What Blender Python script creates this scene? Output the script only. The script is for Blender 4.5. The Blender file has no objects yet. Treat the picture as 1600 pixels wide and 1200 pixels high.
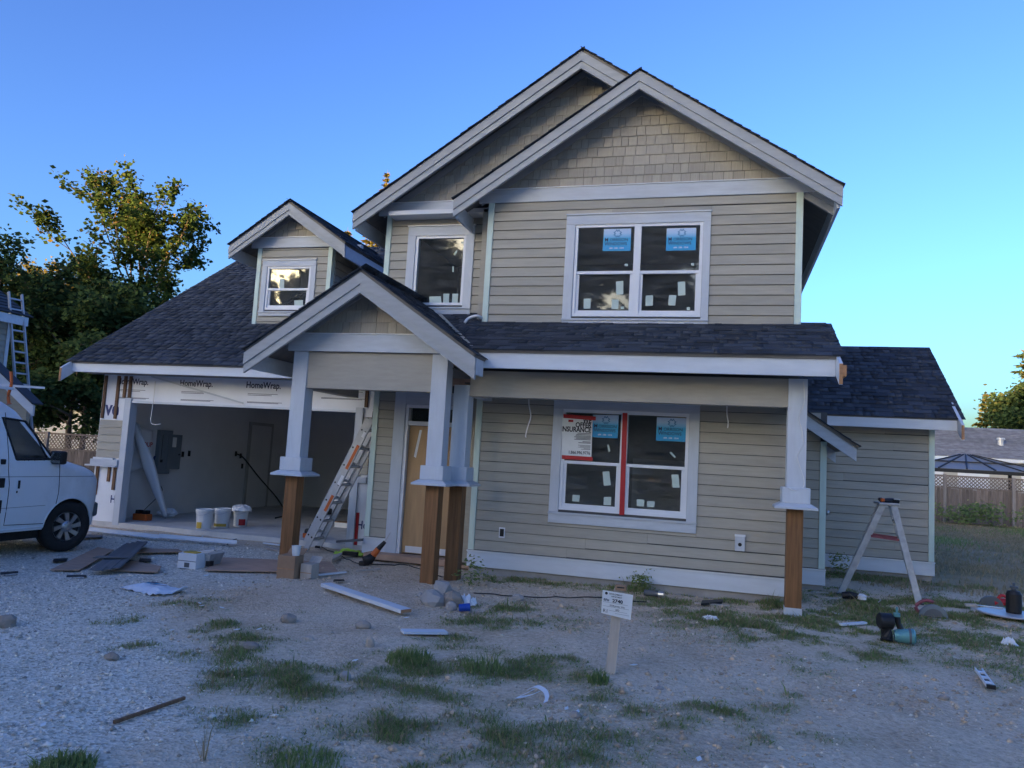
import bpy, bmesh, math, random
import numpy as np
from mathutils import Matrix, Vector
random.seed(7); rng = np.random.default_rng(11)
sc = bpy.context.scene
COL = sc.collection
rad = math.radians

# ---------------------------------------------------------------- camera
YAW, PITCH, ROLL, FPX = rad(15.62), rad(5.445), rad(3.28), 1198.0
CAMP = np.array([0.0, 0.0, 1.65])
def cam_axes():
    f = np.array([-math.sin(YAW)*math.cos(PITCH), math.cos(YAW)*math.cos(PITCH), math.sin(PITCH)])
    r0 = np.array([math.cos(YAW), math.sin(YAW), 0]); u0 = np.cross(r0, f)
    r = math.cos(ROLL)*r0 + math.sin(ROLL)*u0
    return r, np.cross(r, f), f
CR, CU, CF = cam_axes()
cd = bpy.data.cameras.new('camera'); cam = bpy.data.objects.new('camera', cd); COL.objects.link(cam)
cd.sensor_width = 36.0; cd.lens = FPX/1600*36.0; cd.clip_start = 0.05; cd.clip_end = 3000
cam.matrix_world = Matrix(((CR[0], CU[0], -CF[0], CAMP[0]), (CR[1], CU[1], -CF[1], CAMP[1]), (CR[2], CU[2], -CF[2], CAMP[2]), (0, 0, 0, 1)))
sc.camera = cam

# ---------------------------------------------------------------- sky, sun, exposure
SUN_EL, SUN_ROT = 5.0, 207.0
w = bpy.data.worlds.new('World'); sc.world = w; w.use_nodes = True
nt = w.node_tree; bg = nt.nodes['Background']
sky = nt.nodes.new('ShaderNodeTexSky'); sky.sky_type = 'NISHITA'; sky.sun_disc = False
sky.sun_elevation = rad(SUN_EL); sky.sun_rotation = rad(SUN_ROT)
sky.air_density = 1.0; sky.dust_density = 3.0; sky.ozone_density = 3.4
hs_ = nt.nodes.new('ShaderNodeHueSaturation'); gam = nt.nodes.new('ShaderNodeGamma'); gam.inputs[1].default_value = 1.4; nt.links.new(sky.outputs[0], gam.inputs[0]); nt.links.new(gam.outputs[0], hs_.inputs['Color']); nt.links.new(hs_.outputs[0], bg.inputs[0])
hs_.inputs['Saturation'].default_value = .97; hs_.inputs['Hue'].default_value = .511
bg.inputs[1].default_value = 0.15
sl = bpy.data.lights.new('sun', 'SUN'); sl.energy = 5.0; sl.angle = rad(0.5); sl.color = (1.0, 0.62, 0.30)
sun = bpy.data.objects.new('sun', sl); COL.objects.link(sun)
sdir = Vector((math.sin(rad(SUN_ROT))*math.cos(rad(SUN_EL)), math.cos(rad(SUN_ROT))*math.cos(rad(SUN_EL)), math.sin(rad(SUN_EL))))
sun.rotation_euler = sdir.to_track_quat('Z', 'Y').to_euler()
vs = sc.view_settings; vs.view_transform = 'Standard'; vs.look = 'None'; vs.gamma = 1.0; vs.exposure = 2.18
sc.render.engine = 'CYCLES'
sc.cycles.max_bounces = 6; sc.cycles.diffuse_bounces = 3; sc.cycles.glossy_bounces = 3
sc.cycles.transparent_max_bounces = 8; sc.cycles.transmission_bounces = 4

# ---------------------------------------------------------------- helpers
def G(px, py, z=-0.08):
    """the place on the ground (height z) that the photograph shows at this spot"""
    v = CF*FPX + CR*(px-800) - CU*(py-600); t = (z-CAMP[2])/v[2]
    p = CAMP + t*v; return float(p[0]), float(p[1])
def GY(px, py, Y):
    v = CF*FPX + CR*(px-800) - CU*(py-600); t = (Y-CAMP[1])/v[1]
    p = CAMP + t*v; return float(p[0]), float(p[2])

def vnoise(x, y, seed=0):
    x = np.asarray(x, float); y = np.asarray(y, float)
    xi = np.floor(x).astype(np.int64); yi = np.floor(y).astype(np.int64)
    fx = x-xi; fy = y-yi; fx = fx*fx*(3-2*fx); fy = fy*fy*(3-2*fy)
    def h(a, b):
        n = (a*374761393 + b*668265263 + seed*982451653) & 0x7fffffff
        n = ((n ^ (n >> 13))*1274126177) & 0x7fffffff
        return ((n ^ (n >> 16)) & 0xffff)/65535.0
    return (h(xi, yi)*(1-fx)+h(xi+1, yi)*fx)*(1-fy) + (h(xi, yi+1)*(1-fx)+h(xi+1, yi+1)*fx)*fy
def ground_h(x, y):
    x = np.asarray(x, float); y = np.asarray(y, float)
    near = np.exp(-((x+1)**2+(y-8)**2)/400.0)
    h = (vnoise(x*.45, y*.45, 1)-.5)*.05 + (vnoise(x*1.7, y*1.7, 2)-.5)*.028 + (vnoise(x*5, y*5, 3)-.5)*.024 + (vnoise(x*12, y*12, 4)-.5)*.014
    return -0.08 + h*near
def gz(x, y): return float(ground_h(x, y))

ORG = {}
def props(o, label=None, cat=None, group=None, kind=None):
    if label: o['label'] = label
    if cat: o['category'] = cat
    if group: o['group'] = group
    if kind: o['kind'] = kind
    return o
def empty(name, loc=(0, 0, 0), rz=0.0, label=None, cat=None, group=None, world=True):
    o = bpy.data.objects.new(name, None); COL.objects.link(o); o.empty_display_size = .2
    o.location = loc; o.rotation_euler = (0, 0, rz)
    ORG[o.name] = Vector(loc) if world else Vector((0, 0, 0))
    return props(o, label, cat, group)

class B:
    """collects shapes, then links them as one mesh object"""
    def __init__(s): s.v = []; s.f = []; s.m = []
    def add(s, vs_, fs, m=0):
        n = len(s.v); s.v += [tuple(p) for p in vs_]
        s.f += [tuple(i+n for i in f) for f in fs]; s.m += [m]*len(fs); return s
    def box(s, x0, y0, z0, x1, y1, z1, m=0):
        x0, x1 = min(x0, x1), max(x0, x1); y0, y1 = min(y0, y1), max(y0, y1); z0, z1 = min(z0, z1), max(z0, z1)
        return s.add([(x0, y0, z0), (x1, y0, z0), (x1, y1, z0), (x0, y1, z0), (x0, y0, z1), (x1, y0, z1), (x1, y1, z1), (x0, y1, z1)],
                     [(0, 3, 2, 1), (4, 5, 6, 7), (0, 1, 5, 4), (1, 2, 6, 5), (2, 3, 7, 6), (3, 0, 4, 7)], m)
    def bar(s, a, b, wd, th, m=0, up=(0, 0, 1)):
        """a straight bar from a to b, wd wide (sideways), th thick (along up)"""
        a = Vector(a); b = Vector(b); d = (b-a).normalized(); u = Vector(up)
        sd = d.cross(u)
        if sd.length < 1e-5: sd = d.cross(Vector((1, 0, 0)))
        sd.normalize(); u = sd.cross(d)
        P = []
        for c in (a, b):
            for i, j in ((-1, -1), (1, -1), (1, 1), (-1, 1)): P.append(c+sd*(wd/2*i)+u*(th/2*j))
        return s.add(P, [(0, 1, 2, 3), (7, 6, 5, 4), (0, 4, 5, 1), (1, 5, 6, 2), (2, 6, 7, 3), (3, 7, 4, 0)], m)
    def prism(s, poly, vec, m=0):
        n = len(poly); vec = Vector(vec); P = [Vector(p) for p in poly]; Q = [p+vec for p in P]
        return s.add(P+Q, [tuple(range(n-1, -1, -1)), tuple(range(n, 2*n))]+[(i, (i+1) % n, n+(i+1) % n, n+i) for i in range(n)], m)
    def tube(s, pts, r, n=8, m=0, cap=True):
        pts = [Vector(p) for p in pts]; rs = r if isinstance(r, (list, tuple)) else [r]*len(pts)
        V = []; ref = Vector((0, 0, 1))
        for i, p in enumerate(pts):
            d = (pts[min(i+1, len(pts)-1)]-pts[max(i-1, 0)])
            d = d.normalized() if d.length > 1e-9 else Vector((0, 0, 1))
            a = d.cross(ref)
            if a.length < .05: a = d.cross(Vector((1, 0, 0)))
            a.normalize(); b = d.cross(a)
            for k in range(n):
                t = 2*math.pi*k/n; V.append(p+(a*math.cos(t)+b*math.sin(t))*rs[i])
        F = []
        for i in range(len(pts)-1):
            for k in range(n): F.append((i*n+k, i*n+(k+1) % n, (i+1)*n+(k+1) % n, (i+1)*n+k))
        if cap: F += [tuple(range(n-1, -1, -1)), tuple(range((len(pts)-1)*n, len(pts)*n))]
        return s.add(V, F, m)
    def lathe(s, c, prof, n=20, m=0, axis=(0, 0, 1)):
        ax = Vector(axis).normalized(); a = ax.orthogonal().normalized(); b = ax.cross(a); c = Vector(c)
        V = []
        for r, h in prof:
            for k in range(n):
                t = 2*math.pi*k/n; V.append(c+ax*h+(a*math.cos(t)+b*math.sin(t))*r)
        F = []
        for i in range(len(prof)-1):
            for k in range(n): F.append((i*n+k, i*n+(k+1) % n, (i+1)*n+(k+1) % n, (i+1)*n+k))
        F += [tuple(range(n-1, -1, -1)), tuple(range((len(prof)-1)*n, len(prof)*n))]
        return s.add(V, F, m)
    def text(s, txt, size, O, U=(1, 0, 0), W=(0, 0, 1), m=0, bold=0.0, sx=1.0, align='LEFT'):
        O = Vector(O); U = Vector(U); W = Vector(W)
        vs_, fs = text_mesh(txt, bold, align)
        return s.add([O+U*(p[0]*size*sx)+W*(p[1]*size) for p in vs_], fs, m)
    def xf(s, M):
        s.v = [tuple(M @ Vector(p)) for p in s.v]; return s
    def build(s, name, mats, parent=None, smooth=False, label=None, cat=None, group=None, kind=None, bevel=0.0):
        if not isinstance(mats, (list, tuple)): mats = [mats]
        org = ORG.get(parent.name, Vector((0, 0, 0))) if parent else Vector((0, 0, 0))
        me = bpy.data.meshes.new(name)
        me.from_pydata([(p[0]-org[0], p[1]-org[1], p[2]-org[2]) for p in s.v], [], s.f)
        for m_ in mats: me.materials.append(m_)
        if len(mats) > 1: me.polygons.foreach_set('material_index', s.m)
        if smooth: me.polygons.foreach_set('use_smooth', [True]*len(s.f))
        me.update()
        o = bpy.data.objects.new(name, me); COL.objects.link(o)
        if parent: o.parent = parent
        ORG[o.name] = org
        if bevel:
            b = o.modifiers.new('bevel', 'BEVEL'); b.width = bevel; b.segments = 2; b.limit_method = 'ANGLE'
        return props(o, label, cat, group, kind)

_T = {}
def text_mesh(txt, bold, align):
    k = (txt, bold, align)
    if k not in _T:
        c = bpy.data.curves.new('t', 'FONT'); c.body = txt; c.size = 1.0; c.offset = bold; c.align_x = align; c.resolution_u = 3
        o = bpy.data.objects.new('t', c); COL.objects.link(o)
        dg = bpy.context.evaluated_depsgraph_get(); me = o.evaluated_get(dg).to_mesh()
        _T[k] = ([tuple(v.co) for v in me.vertices], [tuple(p.vertices) for p in me.polygons])
        o.evaluated_get(dg).to_mesh_clear(); bpy.data.objects.remove(o); bpy.data.curves.remove(c)
    return _T[k]

def mesh_np(name, V, F, mats, parent=None, kind=None, label=None, cat=None, midx=None, smooth=False, col=None):
    """a big mesh from numpy arrays; F is (n,3) or (n,4)"""
    V = np.asarray(V, np.float32); F = np.asarray(F, np.int32); k = F.shape[1]
    me = bpy.data.meshes.new(name)
    me.vertices.add(len(V)); me.vertices.foreach_set('co', V.ravel())
    me.loops.add(F.size); me.loops.foreach_set('vertex_index', F.ravel())
    me.polygons.add(len(F)); me.polygons.foreach_set('loop_start', np.arange(0, F.size, k, dtype=np.int32))
    if not isinstance(mats, (list, tuple)): mats = [mats]
    for m_ in mats: me.materials.append(m_)
    if midx is not None: me.polygons.foreach_set('material_index', np.asarray(midx, np.int32))
    if smooth: me.polygons.foreach_set('use_smooth', np.ones(len(F), bool))
    if col:
        for nm, arr in col.items():
            at = me.attributes.new(nm, 'FLOAT', 'POINT'); at.data.foreach_set('value', np.asarray(arr, np.float32))
    me.update(calc_edges=True); me.validate()
    o = bpy.data.objects.new(name, me); COL.objects.link(o)
    if parent: o.parent = parent
    return props(o, label, cat, None, kind)

# ---------------------------------------------------------------- materials
def mat(name, col, rough=.6, var=.12, scale=5.0, stretch=(1, 1, 1), bump=.0, bscale=60, isl=0.0, metal=0.0, spec=.4, col2=None, c2amt=.5, dirt=0.0, dirtcol=(.16, .13, .10), objr=0.0, sheen=0):
    m = bpy.data.materials.new(name); m.use_nodes = True; t = m.node_tree; L = t.links; N = t.nodes
    p = N['Principled BSDF']; p.inputs['Roughness'].default_value = rough; p.inputs['Metallic'].default_value = metal
    p.inputs['Specular IOR Level'].default_value = spec
    tc = N.new('ShaderNodeTexCoord'); mp = N.new('ShaderNodeMapping'); mp.inputs['Scale'].default_value = stretch
    L.new(tc.outputs['Object'], mp.inputs[0])
    n1 = N.new('ShaderNodeTexNoise'); n1.inputs['Scale'].default_value = scale; n1.inputs['Detail'].default_value = 6; n1.inputs['Roughness'].default_value = .6
    L.new(mp.outputs[0], n1.inputs['Vector'])
    rp = N.new('ShaderNodeMapRange'); rp.inputs['From Min'].default_value = .3; rp.inputs['From Max'].default_value = .7
    L.new(n1.outputs['Fac'], rp.inputs['Value'])
    mx = N.new('ShaderNodeMix'); mx.data_type = 'RGBA'
    c = np.array(col)
    lo = c*(1-var) if col2 is None else c; hi = np.minimum(c*(1+var), 1) if col2 is None else np.array(col2)
    mx.inputs['A'].default_value = (*lo, 1); mx.inputs['B'].default_value = (*hi, 1)
    L.new(rp.outputs[0], mx.inputs['Factor']); out = mx.outputs['Result']
    if isl or objr:
        ge = N.new('ShaderNodeNewGeometry'); oi = N.new('ShaderNodeObjectInfo')
        ad = N.new('ShaderNodeMath'); ad.operation = 'ADD'; L.new(ge.outputs['Random Per Island'], ad.inputs[0])
        L.new(oi.outputs['Random'], ad.inputs[1])
        fr = N.new('ShaderNodeMath'); fr.operation = 'FRACT'; L.new(ad.outputs[0], fr.inputs[0])
        a = max(isl, objr)
        r2 = N.new('ShaderNodeMapRange'); r2.inputs['To Min'].default_value = 1-a; r2.inputs['To Max'].default_value = 1+a
        L.new(fr.outputs[0], r2.inputs['Value'])
        hs = N.new('ShaderNodeHueSaturation'); L.new(out, hs.inputs['Color']); L.new(r2.outputs[0], hs.inputs['Value']); out = hs.outputs[0]
    if dirt:
        n3 = N.new('ShaderNodeTexNoise'); n3.inputs['Scale'].default_value = 1.7; n3.inputs['Detail'].default_value = 8; n3.inputs['Roughness'].default_value = .7
        L.new(tc.outputs['Object'], n3.inputs['Vector'])
        r3 = N.new('ShaderNodeMapRange'); r3.inputs['From Min'].default_value = .48; r3.inputs['From Max'].default_value = .75; r3.inputs['To Max'].default_value = dirt
        L.new(n3.outputs['Fac'], r3.inputs['Value'])
        m3 = N.new('ShaderNodeMix'); m3.data_type = 'RGBA'; m3.inputs['B'].default_value = (*dirtcol, 1)
        L.new(r3.outputs[0], m3.inputs['Factor']); L.new(out, m3.inputs['A']); out = m3.outputs['Result']
    L.new(out, p.inputs['Base Color'])
    if bump:
        n2 = N.new('ShaderNodeTexNoise'); n2.inputs['Scale'].default_value = bscale; n2.inputs['Detail'].default_value = 4
        L.new(mp.outputs[0], n2.inputs['Vector'])
        b = N.new('ShaderNodeBump'); b.inputs['Strength'].default_value = bump; b.inputs['Distance'].default_value = .01
        L.new(n2.outputs['Fac'], b.inputs['Height']); L.new(b.outputs[0], p.inputs['Normal'])
    return m

M = {}
M['siding'] = mat('siding', (.385, .36, .30), .65, .08, 3, (1, 6, 9), .15, 40, objr=.085, dirt=.25, dirtcol=(.43, .40, .35))
M['shake'] = mat('shake', (.365, .335, .28), .7, .10, 5, (9, 9, 1), .25, 30, objr=.10)
M['beam'] = mat('beam', (.385, .355, .30), .65, .07, 4, (1, 5, 6), .12, 40, dirt=.15, dirtcol=(.46, .42, .36))
M['trim'] = mat('trim', (.52, .555, .60), .6, .09, 3, (1, 6, 6), .10, 40, dirt=.2, dirtcol=(.42, .42, .43), objr=.03)
M['barge'] = mat('barge', (.385, .40, .41), .6, .09, 3, (1, 6, 6), .10, 40, dirt=.3, dirtcol=(.31, .31, .31), objr=.04)
M['trimv'] = mat('trimv', (.55, .585, .63), .6, .05, 3, (6, 6, 1), .10, 40, dirt=.22, dirtcol=(.43, .43, .44), objr=.03)
M['fascia'] = mat('fascia', (.62, .66, .71), .55, .06, 2, (1, 6, 6), .06, 40, dirt=.18, dirtcol=(.50, .51, .53), objr=.03)
M['mint'] = mat('mint', (.60, .71, .63), .6, .06, 3, (6, 6, 1), .05, 40, dirt=.12, dirtcol=(.52, .58, .54))
M['flash'] = mat('flash', (.72, .74, .76), .35, .04, 4)
M['vinyl'] = mat('vinyl', (.74, .76, .80), .35, .03, 3, dirt=.08, dirtcol=(.5, .5, .5))
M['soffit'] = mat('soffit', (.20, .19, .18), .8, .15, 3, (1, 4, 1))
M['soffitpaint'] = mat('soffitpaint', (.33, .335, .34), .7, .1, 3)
M['shingle'] = mat('shingle', (.050, .057, .070), .8, .2, 90, (1, 1, 1), .5, 160, isl=.38, spec=.25)
M['wrap'] = mat('wrap', (.76, .78, .82), .5, .05, 2, bump=.15, bscale=14)
M['wrapblue'] = mat('wrapblue', (.02, .04, .16), .5, .02)
M['navy'] = mat('navy', (.015, .02, .06), .5, .02)
M['redpaint'] = mat('redpaint', (.24, .07, .09), .6, .2, 12)
M['red'] = mat('red', (.42, .02, .025), .5, .1, 12)
M['raw'] = mat('raw', (.16, .085, .045), .75, .35, 4, (14, 14, 1), .2, 50, objr=.2)
M['post'] = mat('post', (.215, .10, .038), .6, .35, 2.2, (12, 12, .7), .2, 40, objr=.06)
M['endgrain'] = mat('endgrain', (.42, .22, .11), .75, .2, 25)
M['ply'] = mat('ply', (.46, .30, .21), .75, .18, 2, (2, 10, 2), .15, 40, dirt=.35, dirtcol=(.26, .22, .19), objr=.1)
M['concrete'] = mat('concrete', (.34, .32, .30), .85, .15, 4, bump=.3, bscale=30, dirt=.4, dirtcol=(.22, .19, .16))
M['slab'] = mat('slab', (.58, .565, .54), .75, .12, 3, bump=.2, bscale=30, dirt=.4, dirtcol=(.27, .25, .23))
M['drywall'] = mat('drywall', (.66, .67, .69), .9, .06, 1.2, dirt=.3, dirtcol=(.68, .68, .66))
M['jointed'] = mat('jointed', (.40, .40, .40), .8, .06, 3)
M['room_shade'] = mat('room_shade', (.10, .10, .10), .9, .1, 2)  # wall backing, coloured dark so gaps between planks read as shadow lines
M['panel'] = mat('panel', (.16, .19, .22), .45, .05, 4)
M['black'] = mat('black', (.012, .012, .014), .5, .2, 8)
M['rubber'] = mat('rubber', (.018, .018, .019), .75, .25, 14, bump=.2)
M['alu'] = mat('alu', (.46, .47, .49), .45, .10, 8, (1, 1, 1), metal=.25, dirt=.35, dirtcol=(.33, .33, .34))
M['aluworn'] = mat('aluworn', (.36, .37, .38), .5, .2, 12, metal=.15, dirt=.5, dirtcol=(.58, .58, .57))
M['steel'] = mat('steel', (.5, .51, .52), .35, .1, 8, metal=.9)
M['white'] = mat('white', (.74, .75, .77), .5, .04, 5)
M['bucket'] = mat('bucket', (.70, .70, .70), .45, .06, 5, dirt=.3, dirtcol=(.45, .43, .40))
M['yellow'] = mat('yellow', (.55, .36, .06), .5, .1)
M['orange'] = mat('orange', (.55, .12, .025), .5, .1)
M['cardboard'] = mat('cardboard', (.33, .21, .13), .85, .12, 6, objr=.1)
M['doorwood'] = mat('doorwood', (.47, .30, .155), .6, .14, 2.5, (5, 5, .6), .08, 30)
M['sillwood'] = mat('sillwood', (.42, .27, .14), .6, .15, 4, (1, 8, 8))
M['paper'] = mat('paper', (.72, .74, .74), .6, .05, 6)
M['tape'] = mat('tape', (.50, .60, .55), .6, .06, 6)
M['lettering'] = mat('lettering', (.02, .02, .03), .6, .02)
M['stickerblue'] = None
M['vanpaint'] = mat('vanpaint', (.78, .80, .82), .28, .03, 2, dirt=.35, dirtcol=(.40, .39, .37), spec=.5)
M['plasticgrey'] = mat('plasticgrey', (.10, .11, .12), .5, .1, 5)
M['amber'] = mat('amber', (.5, .14, .02), .3, .05)
M['teal'] = mat('teal', (.12, .30, .32), .4, .12, 6, metal=.3)
M['hivis'] = mat('hivis', (.42, .62, .08), .7, .15, 8)
M['rock'] = mat('rock', (.33, .285, .24), .85, .22, 9, bump=.4, bscale=30, objr=.25)
M['weathered'] = mat('weathered', (.27, .23, .205), .85, .3, 3, (10, 10, .8), .2, 40, objr=.25)
M['stake'] = mat('stake', (.48, .42, .36), .8, .15, 3, (9, 9, 1), .15, 40, dirt=.3, dirtcol=(.26, .25, .25))
M['cable'] = mat('cable', (.015, .015, .015), .5, .1)
M['wire'] = mat('wire', (.7, .7, .68), .5, .05)

def sticker_mat():
    m = bpy.data.materials.new('sticker_blue'); m.use_nodes = True; t = m.node_tree; N = t.nodes; L = t.links; p = N['Principled BSDF']
    p.inputs['Roughness'].default_value = .45
    tc = N.new('ShaderNodeTexCoord'); sp = N.new('ShaderNodeSeparateXYZ'); L.new(tc.outputs['Generated'], sp.inputs[0])
    cr = N.new('ShaderNodeValToRGB'); e = cr.color_ramp.elements
    e[0].position = .0; e[0].color = (.012, .30, .62, 1); e[1].position = 1; e[1].color = (.50, .60, .78, 1)
    k = e.new(.55); k.color = (.02, .36, .66, 1); k = e.new(.78); k.color = (.36, .55, .76, 1)
    L.new(sp.outputs['Z'], cr.inputs[0]); L.new(cr.outputs[0], p.inputs['Base Color']); return m
M['stickerblue'] = sticker_mat()

def glass_mat(name, tint=(.86, .89, .9), refl=1.45, film=.14):
    m = bpy.data.materials.new(name); m.use_nodes = True; t = m.node_tree; N = t.nodes; L = t.links
    N.remove(N['Principled BSDF']); o = N['Material Output']
    tr = N.new('ShaderNodeBsdfTransparent'); tr.inputs[0].default_value = (*tint, 1)
    gl = N.new('ShaderNodeBsdfGlossy'); gl.inputs['Roughness'].default_value = .03
    n = N.new('ShaderNodeTexNoise'); n.inputs['Scale'].default_value = 2.5; tc = N.new('ShaderNodeTexCoord'); L.new(tc.outputs['Object'], n.inputs['Vector'])
    b = N.new('ShaderNodeBump'); b.inputs['Strength'].default_value = .04; b.inputs['Distance'].default_value = .02
    L.new(n.outputs['Fac'], b.inputs['Height']); L.new(b.outputs[0], gl.inputs['Normal'])
    fr = N.new('ShaderNodeFresnel'); fr.inputs['IOR'].default_value = refl
    mu = N.new('ShaderNodeMath'); mu.operation = 'MULTIPLY'; mu.inputs[1].default_value = 1.5; L.new(fr.outputs[0], mu.inputs[0]); mu.use_clamp = True
    mx = N.new('ShaderNodeMixShader'); L.new(mu.outputs[0], mx.inputs[0]); L.new(tr.outputs[0], mx.inputs[1]); L.new(gl.outputs[0], mx.inputs[2])
    df = N.new('ShaderNodeBsdfDiffuse'); df.inputs[0].default_value = (.42, .44, .46, 1)
    n4 = N.new('ShaderNodeTexNoise'); n4.inputs['Scale'].default_value = 7; n4.inputs['Detail'].default_value = 6; mp4 = N.new('ShaderNodeMapping'); mp4.inputs['Scale'].default_value = (.35, 1, 2.2); L.new(tc.outputs['Object'], mp4.inputs[0]); L.new(mp4.outputs[0], n4.inputs['Vector'])
    r4 = N.new('ShaderNodeMapRange'); r4.inputs['From Min'].default_value = .3; r4.inputs['From Max'].default_value = .75; r4.inputs['To Min'].default_value = .02; r4.inputs['To Max'].default_value = film; L.new(n4.outputs['Fac'], r4.inputs['Value'])
    m2 = N.new('ShaderNodeMixShader'); L.new(r4.outputs[0], m2.inputs[0]); L.new(mx.outputs[0], m2.inputs[1]); L.new(df.outputs[0], m2.inputs[2])
    L.new(m2.outputs[0], o.inputs[0]); return m
M['glass'] = glass_mat('glass'); M['carglass'] = glass_mat('carglass', (.85, .88, .87), 1.35)

def leaf_mat(name, c1, c2, c3=None, trans=.35):
    m = bpy.data.materials.new(name); m.use_nodes = True; t = m.node_tree; N = t.nodes; L = t.links
    N.remove(N['Principled BSDF']); o = N['Material Output']
    ge = N.new('ShaderNodeNewGeometry'); cr = N.new('ShaderNodeValToRGB'); e = cr.color_ramp.elements
    e[0].color = (*c1, 1); e[1].color = (*c2, 1)
    if c3: e[1].position = .85; k = e.new(1.0); k.color = (*c3, 1)
    L.new(ge.outputs['Random Per Island'], cr.inputs[0])
    d = N.new('ShaderNodeBsdfDiffuse'); tl = N.new('ShaderNodeBsdfTranslucent'); L.new(cr.outputs[0], d.inputs[0]); L.new(cr.outputs[0], tl.inputs[0])
    mx = N.new('ShaderNodeMixShader'); mx.inputs[0].default_value = trans
    L.new(d.outputs[0], mx.inputs[1]); L.new(tl.outputs[0], mx.inputs[2]); L.new(mx.outputs[0], o.inputs[0]); return m
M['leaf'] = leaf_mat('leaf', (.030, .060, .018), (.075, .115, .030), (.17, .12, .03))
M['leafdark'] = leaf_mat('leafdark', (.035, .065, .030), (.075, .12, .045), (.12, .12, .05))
M['leafsunlit'] = leaf_mat('leafsunlit', (.11, .12, .030), (.22, .17, .04), (.28, .18, .05))  # the low sun's gold is put into the leaf colour
M['needle'] = leaf_mat('needle', (.030, .055, .025), (.065, .085, .035), (.11, .09, .035), .2)
M['grass'] = leaf_mat('grass', (.16, .22, .08), (.26, .33, .12), (.46, .40, .22), .45)
M['grassdry'] = leaf_mat('grassdry', (.28, .22, .13), (.42, .33, .21), (.20, .20, .09), .3)
M['bark'] = mat('bark', (.13, .10, .075), .9, .3, 6, (3, 3, .6), .5, 20)

# ================================================================ ground
def smooth(a, b, x):
    t = np.clip((x-a)/(b-a), 0, 1); return t*t*(3-2*t)
def gravel_mask(x, y):
    # gravel drive: left of a line running from near the camera up to the garage
    bx = np.interp(y, [2, 3.8, 5.5, 7.8, 9.3, 11.6], [-1.6, -2.3, -3.5, -5.4, -5.9, -6.6])
    n = (vnoise(x*.9, y*.9, 21)-.5)*1.6 + (vnoise(x*3, y*3, 22)-.5)*.7
    return smooth(.5, -.9, x-bx+n)*smooth(11.9, 11.2, y+(vnoise(x*2, y*2, 23)-.5)*.6)
GRASS = [(480,1190,.35,1),(640,1195,.5,.8),(610,1150,.3,1),(360,1085,.28,.8),(400,1100,.25,.8),(420,1050,.3,.9),(470,1045,.3,.8),(520,1060,.28,.9),
 (560,1060,.35,1),(640,1025,.42,1.2),(600,1070,.3,.9),(660,1080,.3,.7),(740,1055,.35,.9),(780,1040,.4,1.1),(700,1150,.4,1),(640,1110,.25,.7),
 (840,1035,.3,.8),(870,1025,.3,.8),(325,1060,.16,1),(280,1008,.18,.9),(215,1016,.14,.7),(310,983,.2,.9),(330,975,.18,.8),(400,1000,.3,.8),(345,1030,.3,.8),
 (275,945,.25,.5),(330,935,.2,.5),(190,968,.1,.6),(165,966,.1,.5),(935,1062,.2,1.3),(985,1105,.28,1),(1000,1100,.2,.8),(960,1140,.25,.7),(860,1110,.25,.5),
 (870,1140,.35,.6),(820,1160,.4,.6),(900,1170,.4,.7),(990,1170,.4,.7),(940,1150,.2,.8),(1060,1135,.2,.8),(1110,1110,.16,.7),(1160,1125,.18,.8),(1170,1165,.22,.6),
 (1240,1085,.22,1),(1260,1075,.2,.8),(1210,1110,.18,.7),(1290,1160,.2,.4),(1050,1185,.3,.5),(790,1190,.4,.7),(730,1120,.3,.5),(690,1185,.3,.6),
 (800,975,.4,.45),(840,955,.45,.6),(880,985,.3,.4),(750,965,.4,.6),(780,950,.3,.8),(900,1010,.3,.3),(690,1000,.2,.6),(600,1003,.1,.4),(500,955,.12,.4),(430,985,.2,.4),
 (1040,945,.6,.5),(1120,965,.7,.8),(1180,985,.6,.9),(1250,990,.7,1),(1320,975,.8,1.1),(1380,1000,.45,.7),(1330,1015,.4,1),(1400,955,.8,1),(1480,965,.8,.9),(1560,960,.9,.9),
 (1500,1000,.6,.7),(1580,1010,.8,.7),(1450,1025,.5,.4),(1540,1040,.5,.4),(1590,1050,.5,.5),(1190,1010,.3,.6),(1270,1035,.4,.4),(1400,1030,.4,.5),
 (1340,900,.7,.9),(1400,895,.8,.9),(1480,905,1.1,.8),(1560,910,1.2,.7),(1290,925,.5,1)]
GRASS = [(*G(a, b), r*1.25, d) for a, b, r, d in GRASS]
def grass_mask(x, y):
    g = np.zeros_like(x)
    wx = x+(vnoise(x*2.2, y*2.2, 31)-.5)*.5; wy = y+(vnoise(x*2.2, y*2.2, 32)-.5)*.5
    for gx, gy, r, d in GRASS:
        q = ((wx-gx)**2+(wy-gy)**2)/(r*r); g = np.maximum(g, d*np.exp(-q*1.2))
    # weeds along the foot of the porch wall and of the right wing
    g = np.maximum(g, .9*smooth(10.25, 10.6, y)*smooth(11.1, 10.9, y)*smooth(-3.4, -2.9, x)*smooth(1.2, .8, x)*vnoise(x*1.6, y*1.6, 33)*1.5)
    g = np.maximum(g, smooth(13.6, 14.3, y)*smooth(15.0, 14.8, y)*smooth(1.3, 1.6, x)*smooth(4.2, 3.7, x))
    return np.clip(g, 0, 1.2)*np.clip((.55*vnoise(x*2.6, y*2.6, 34)+.45*vnoise(x*7, y*7, 35)-.30)*3.0, .04, 1.25)
def axis(lo, hi, a, b, fine):
    f = np.arange(a, b+1e-6, fine)
    def grow(start, end):
        o = []; s = fine; p = start; sg = 1 if end > start else -1
        while (end-p)*sg > 0: s *= 1.35; p += sg*s; o.append(p)
        return o
    return np.array(sorted(grow(a, lo)+list(f)+grow(b, hi)))
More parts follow.
